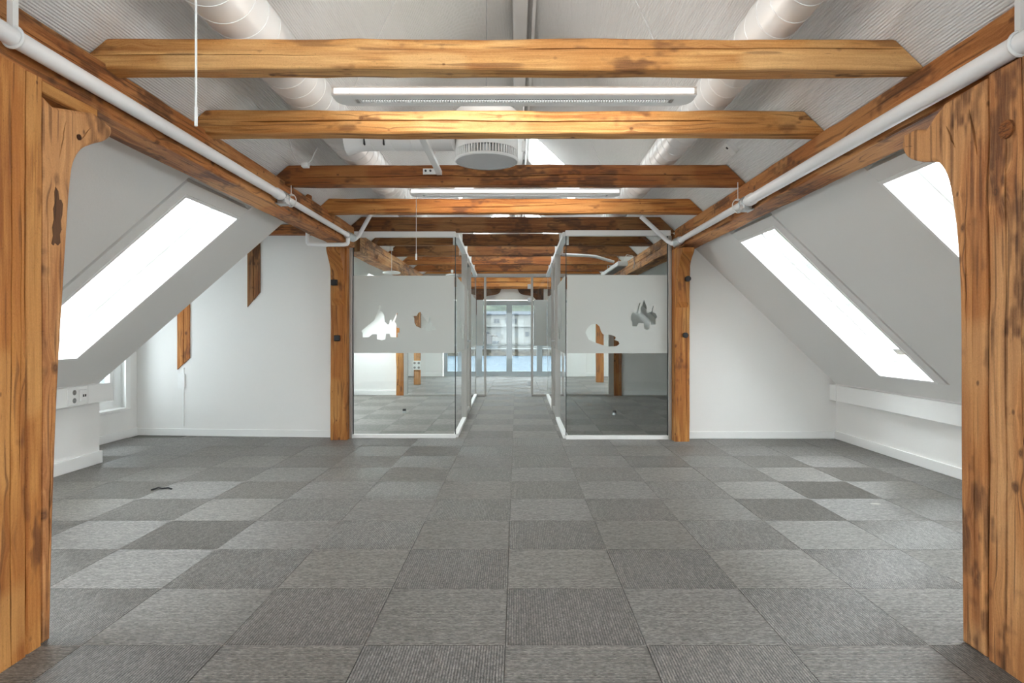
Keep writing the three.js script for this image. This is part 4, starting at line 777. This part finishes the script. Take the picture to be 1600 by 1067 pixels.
// ================================================================= OUTSIDE
const WY = -3.9;
{
  const waves = tex(512, 512, (x, y) => { const q = 128 + 150 * (vnoise(x / 16, y / 7, 32, 73, 801) - 0.5) + 80 * (vnoise(x / 6, y / 3, 85, 171, 802) - 0.5); return [q, q, q]; }, false, [1 / 14, 1 / 14]);
  const water = structure('water', 'rippled grey-blue harbour water beyond the doors', 'water');
  const g = new THREE.PlaneGeometry(500, 126).rotateX(-Math.PI / 2).translate(0, WY, -87); { const p = g.attributes.position, uv = g.attributes.uv; for (let i = 0; i < p.count; i++) uv.setXY(i, p.getX(i), p.getZ(i)); }
  part(water, 'surface', g, std({ color: 0x2f4a5c, roughness: 0.35, bumpMap: waves, bumpScale: 0.35 }));
  const stones = tex(512, 128, (x, y) => { const q = 70 + 90 * vnoise(x / 9, y / 12, 57, 11, 811) + 40 * vnoise(x / 3, y / 3, 171, 43, 812); return [q, q * 0.92, q * 0.82]; }, true, [1 / 30, 1 / 3]);
  const quay = thing('quay_wall', 'rough stone quay wall across the water', 'quay', [0, WY, 150], undefined, 'structure');
  part(quay, 'stone_face', box(-200, 200, WY - 1, -2.35, 150, 156), std({ map: stones, roughness: 0.95, color: 0x9a9890 }));
  part(quay, 'apron', box(-200, 200, -2.36, -2.24, 149.5, 175), std({ color: 0x6f6f6c, roughness: 0.95 }));
  const facade = std({ color: 0x74736f, roughness: 0.9 }), pane = std({ color: 0x2a2f35, roughness: 0.3 }), roofM = std({ color: 0x3d444c, roughness: 0.8 });
  const b = thing('warehouse', 'long white two-storey quayside building with a dark roof', 'building', [0, -2.24, 160], undefined, 'thing');
  part(b, 'lower_wall', box(-60, 60, -2.24, 3.2, 158, 172), facade);
  part(b, 'upper_wall', box(-60, 60, 3.2, 6.1, 158.6, 172), facade);
  part(b, 'ledge', box(-60, 60, 3.1, 3.45, 157.2, 158.7), std({ color: 0x7d7c78, roughness: 0.9 }));
  part(b, 'plinth', box(-60, 60, -2.24, -0.9, 157.9, 158.2), std({ color: 0x55554f, roughness: 0.9 }));
  part(b, 'roof', sideProfile([[158, 6.1], [158, 6.35], [165, 7.3], [172, 7.3], [172, 6.1]], -61, 61), roofM);
  for (let i = 0; i < 26; i++) {
    const x = -12 + i * 2.4 - 18 + (i % 3) * 0.4;
    if (i % 4 !== 1) { const w = part(b, 'window', box(x, x + 1.25, 4.0, 5.1, 158.5, 158.62), pane); part(w, 'glazing_bar', box(x + 0.58, x + 0.68, 4.0, 5.1, 158.47, 158.52), facade); }
    if (i % 3 !== 2) part(b, 'window', box(x + 0.6, x + 1.6, 0.7, 1.8, 157.92, 158.02), i % 2 ? pane : std({ color: 0x6a6c6c, roughness: 0.6 }));
  }
  const s = thing('shed', 'low grey quayside shed in front of the white building', 'building', [-9, -2.24, 152], undefined, 'thing');
  part(s, 'wall', box(-16, -4.5, -2.24, -0.7, 152, 156), std({ color: 0x4d5254, roughness: 0.9 }));
  part(s, 'roof', box(-16.3, -4.3, -0.7, -0.45, 151.7, 156.3), roofM);
  const hillTex = tex(512, 256, (x, y) => { const q = vnoise(x / 7, y / 6, 73, 43, 821) * 0.6 + vnoise(x / 25, y / 22, 20, 12, 822) * 0.4; return [40 + 60 * q, 48 + 58 * q, 42 + 46 * q]; }, true, [3, 2]);
  const hg = new THREE.PlaneGeometry(700, 120, 90, 24), hp = hg.attributes.position;
  for (let i = 0; i < hp.count; i++) { const x = hp.getX(i), t = (hp.getY(i) + 60) / 120; hp.setXYZ(i, x, WY + 70 * t * (0.75 + 0.35 * vnoise(x / 60 + 20, t * 3, 99, 99, 831)) + 3 * vnoise(x / 7, t * 30, 999, 999, 832), -(190 + 160 * t)); }
  hg.computeVertexNormals();
  const hill = structure('hill', 'wooded grey-green hillside behind the quay', 'hill');
  part(hill, 'woodland', hg, std({ map: hillTex, roughness: 1 })).userData.kind = 'stuff';
}

scene.traverse((o) => { if (o.isMesh) { o.castShadow = true; o.receiveShadow = true; } });
renderer.render(scene, camera);
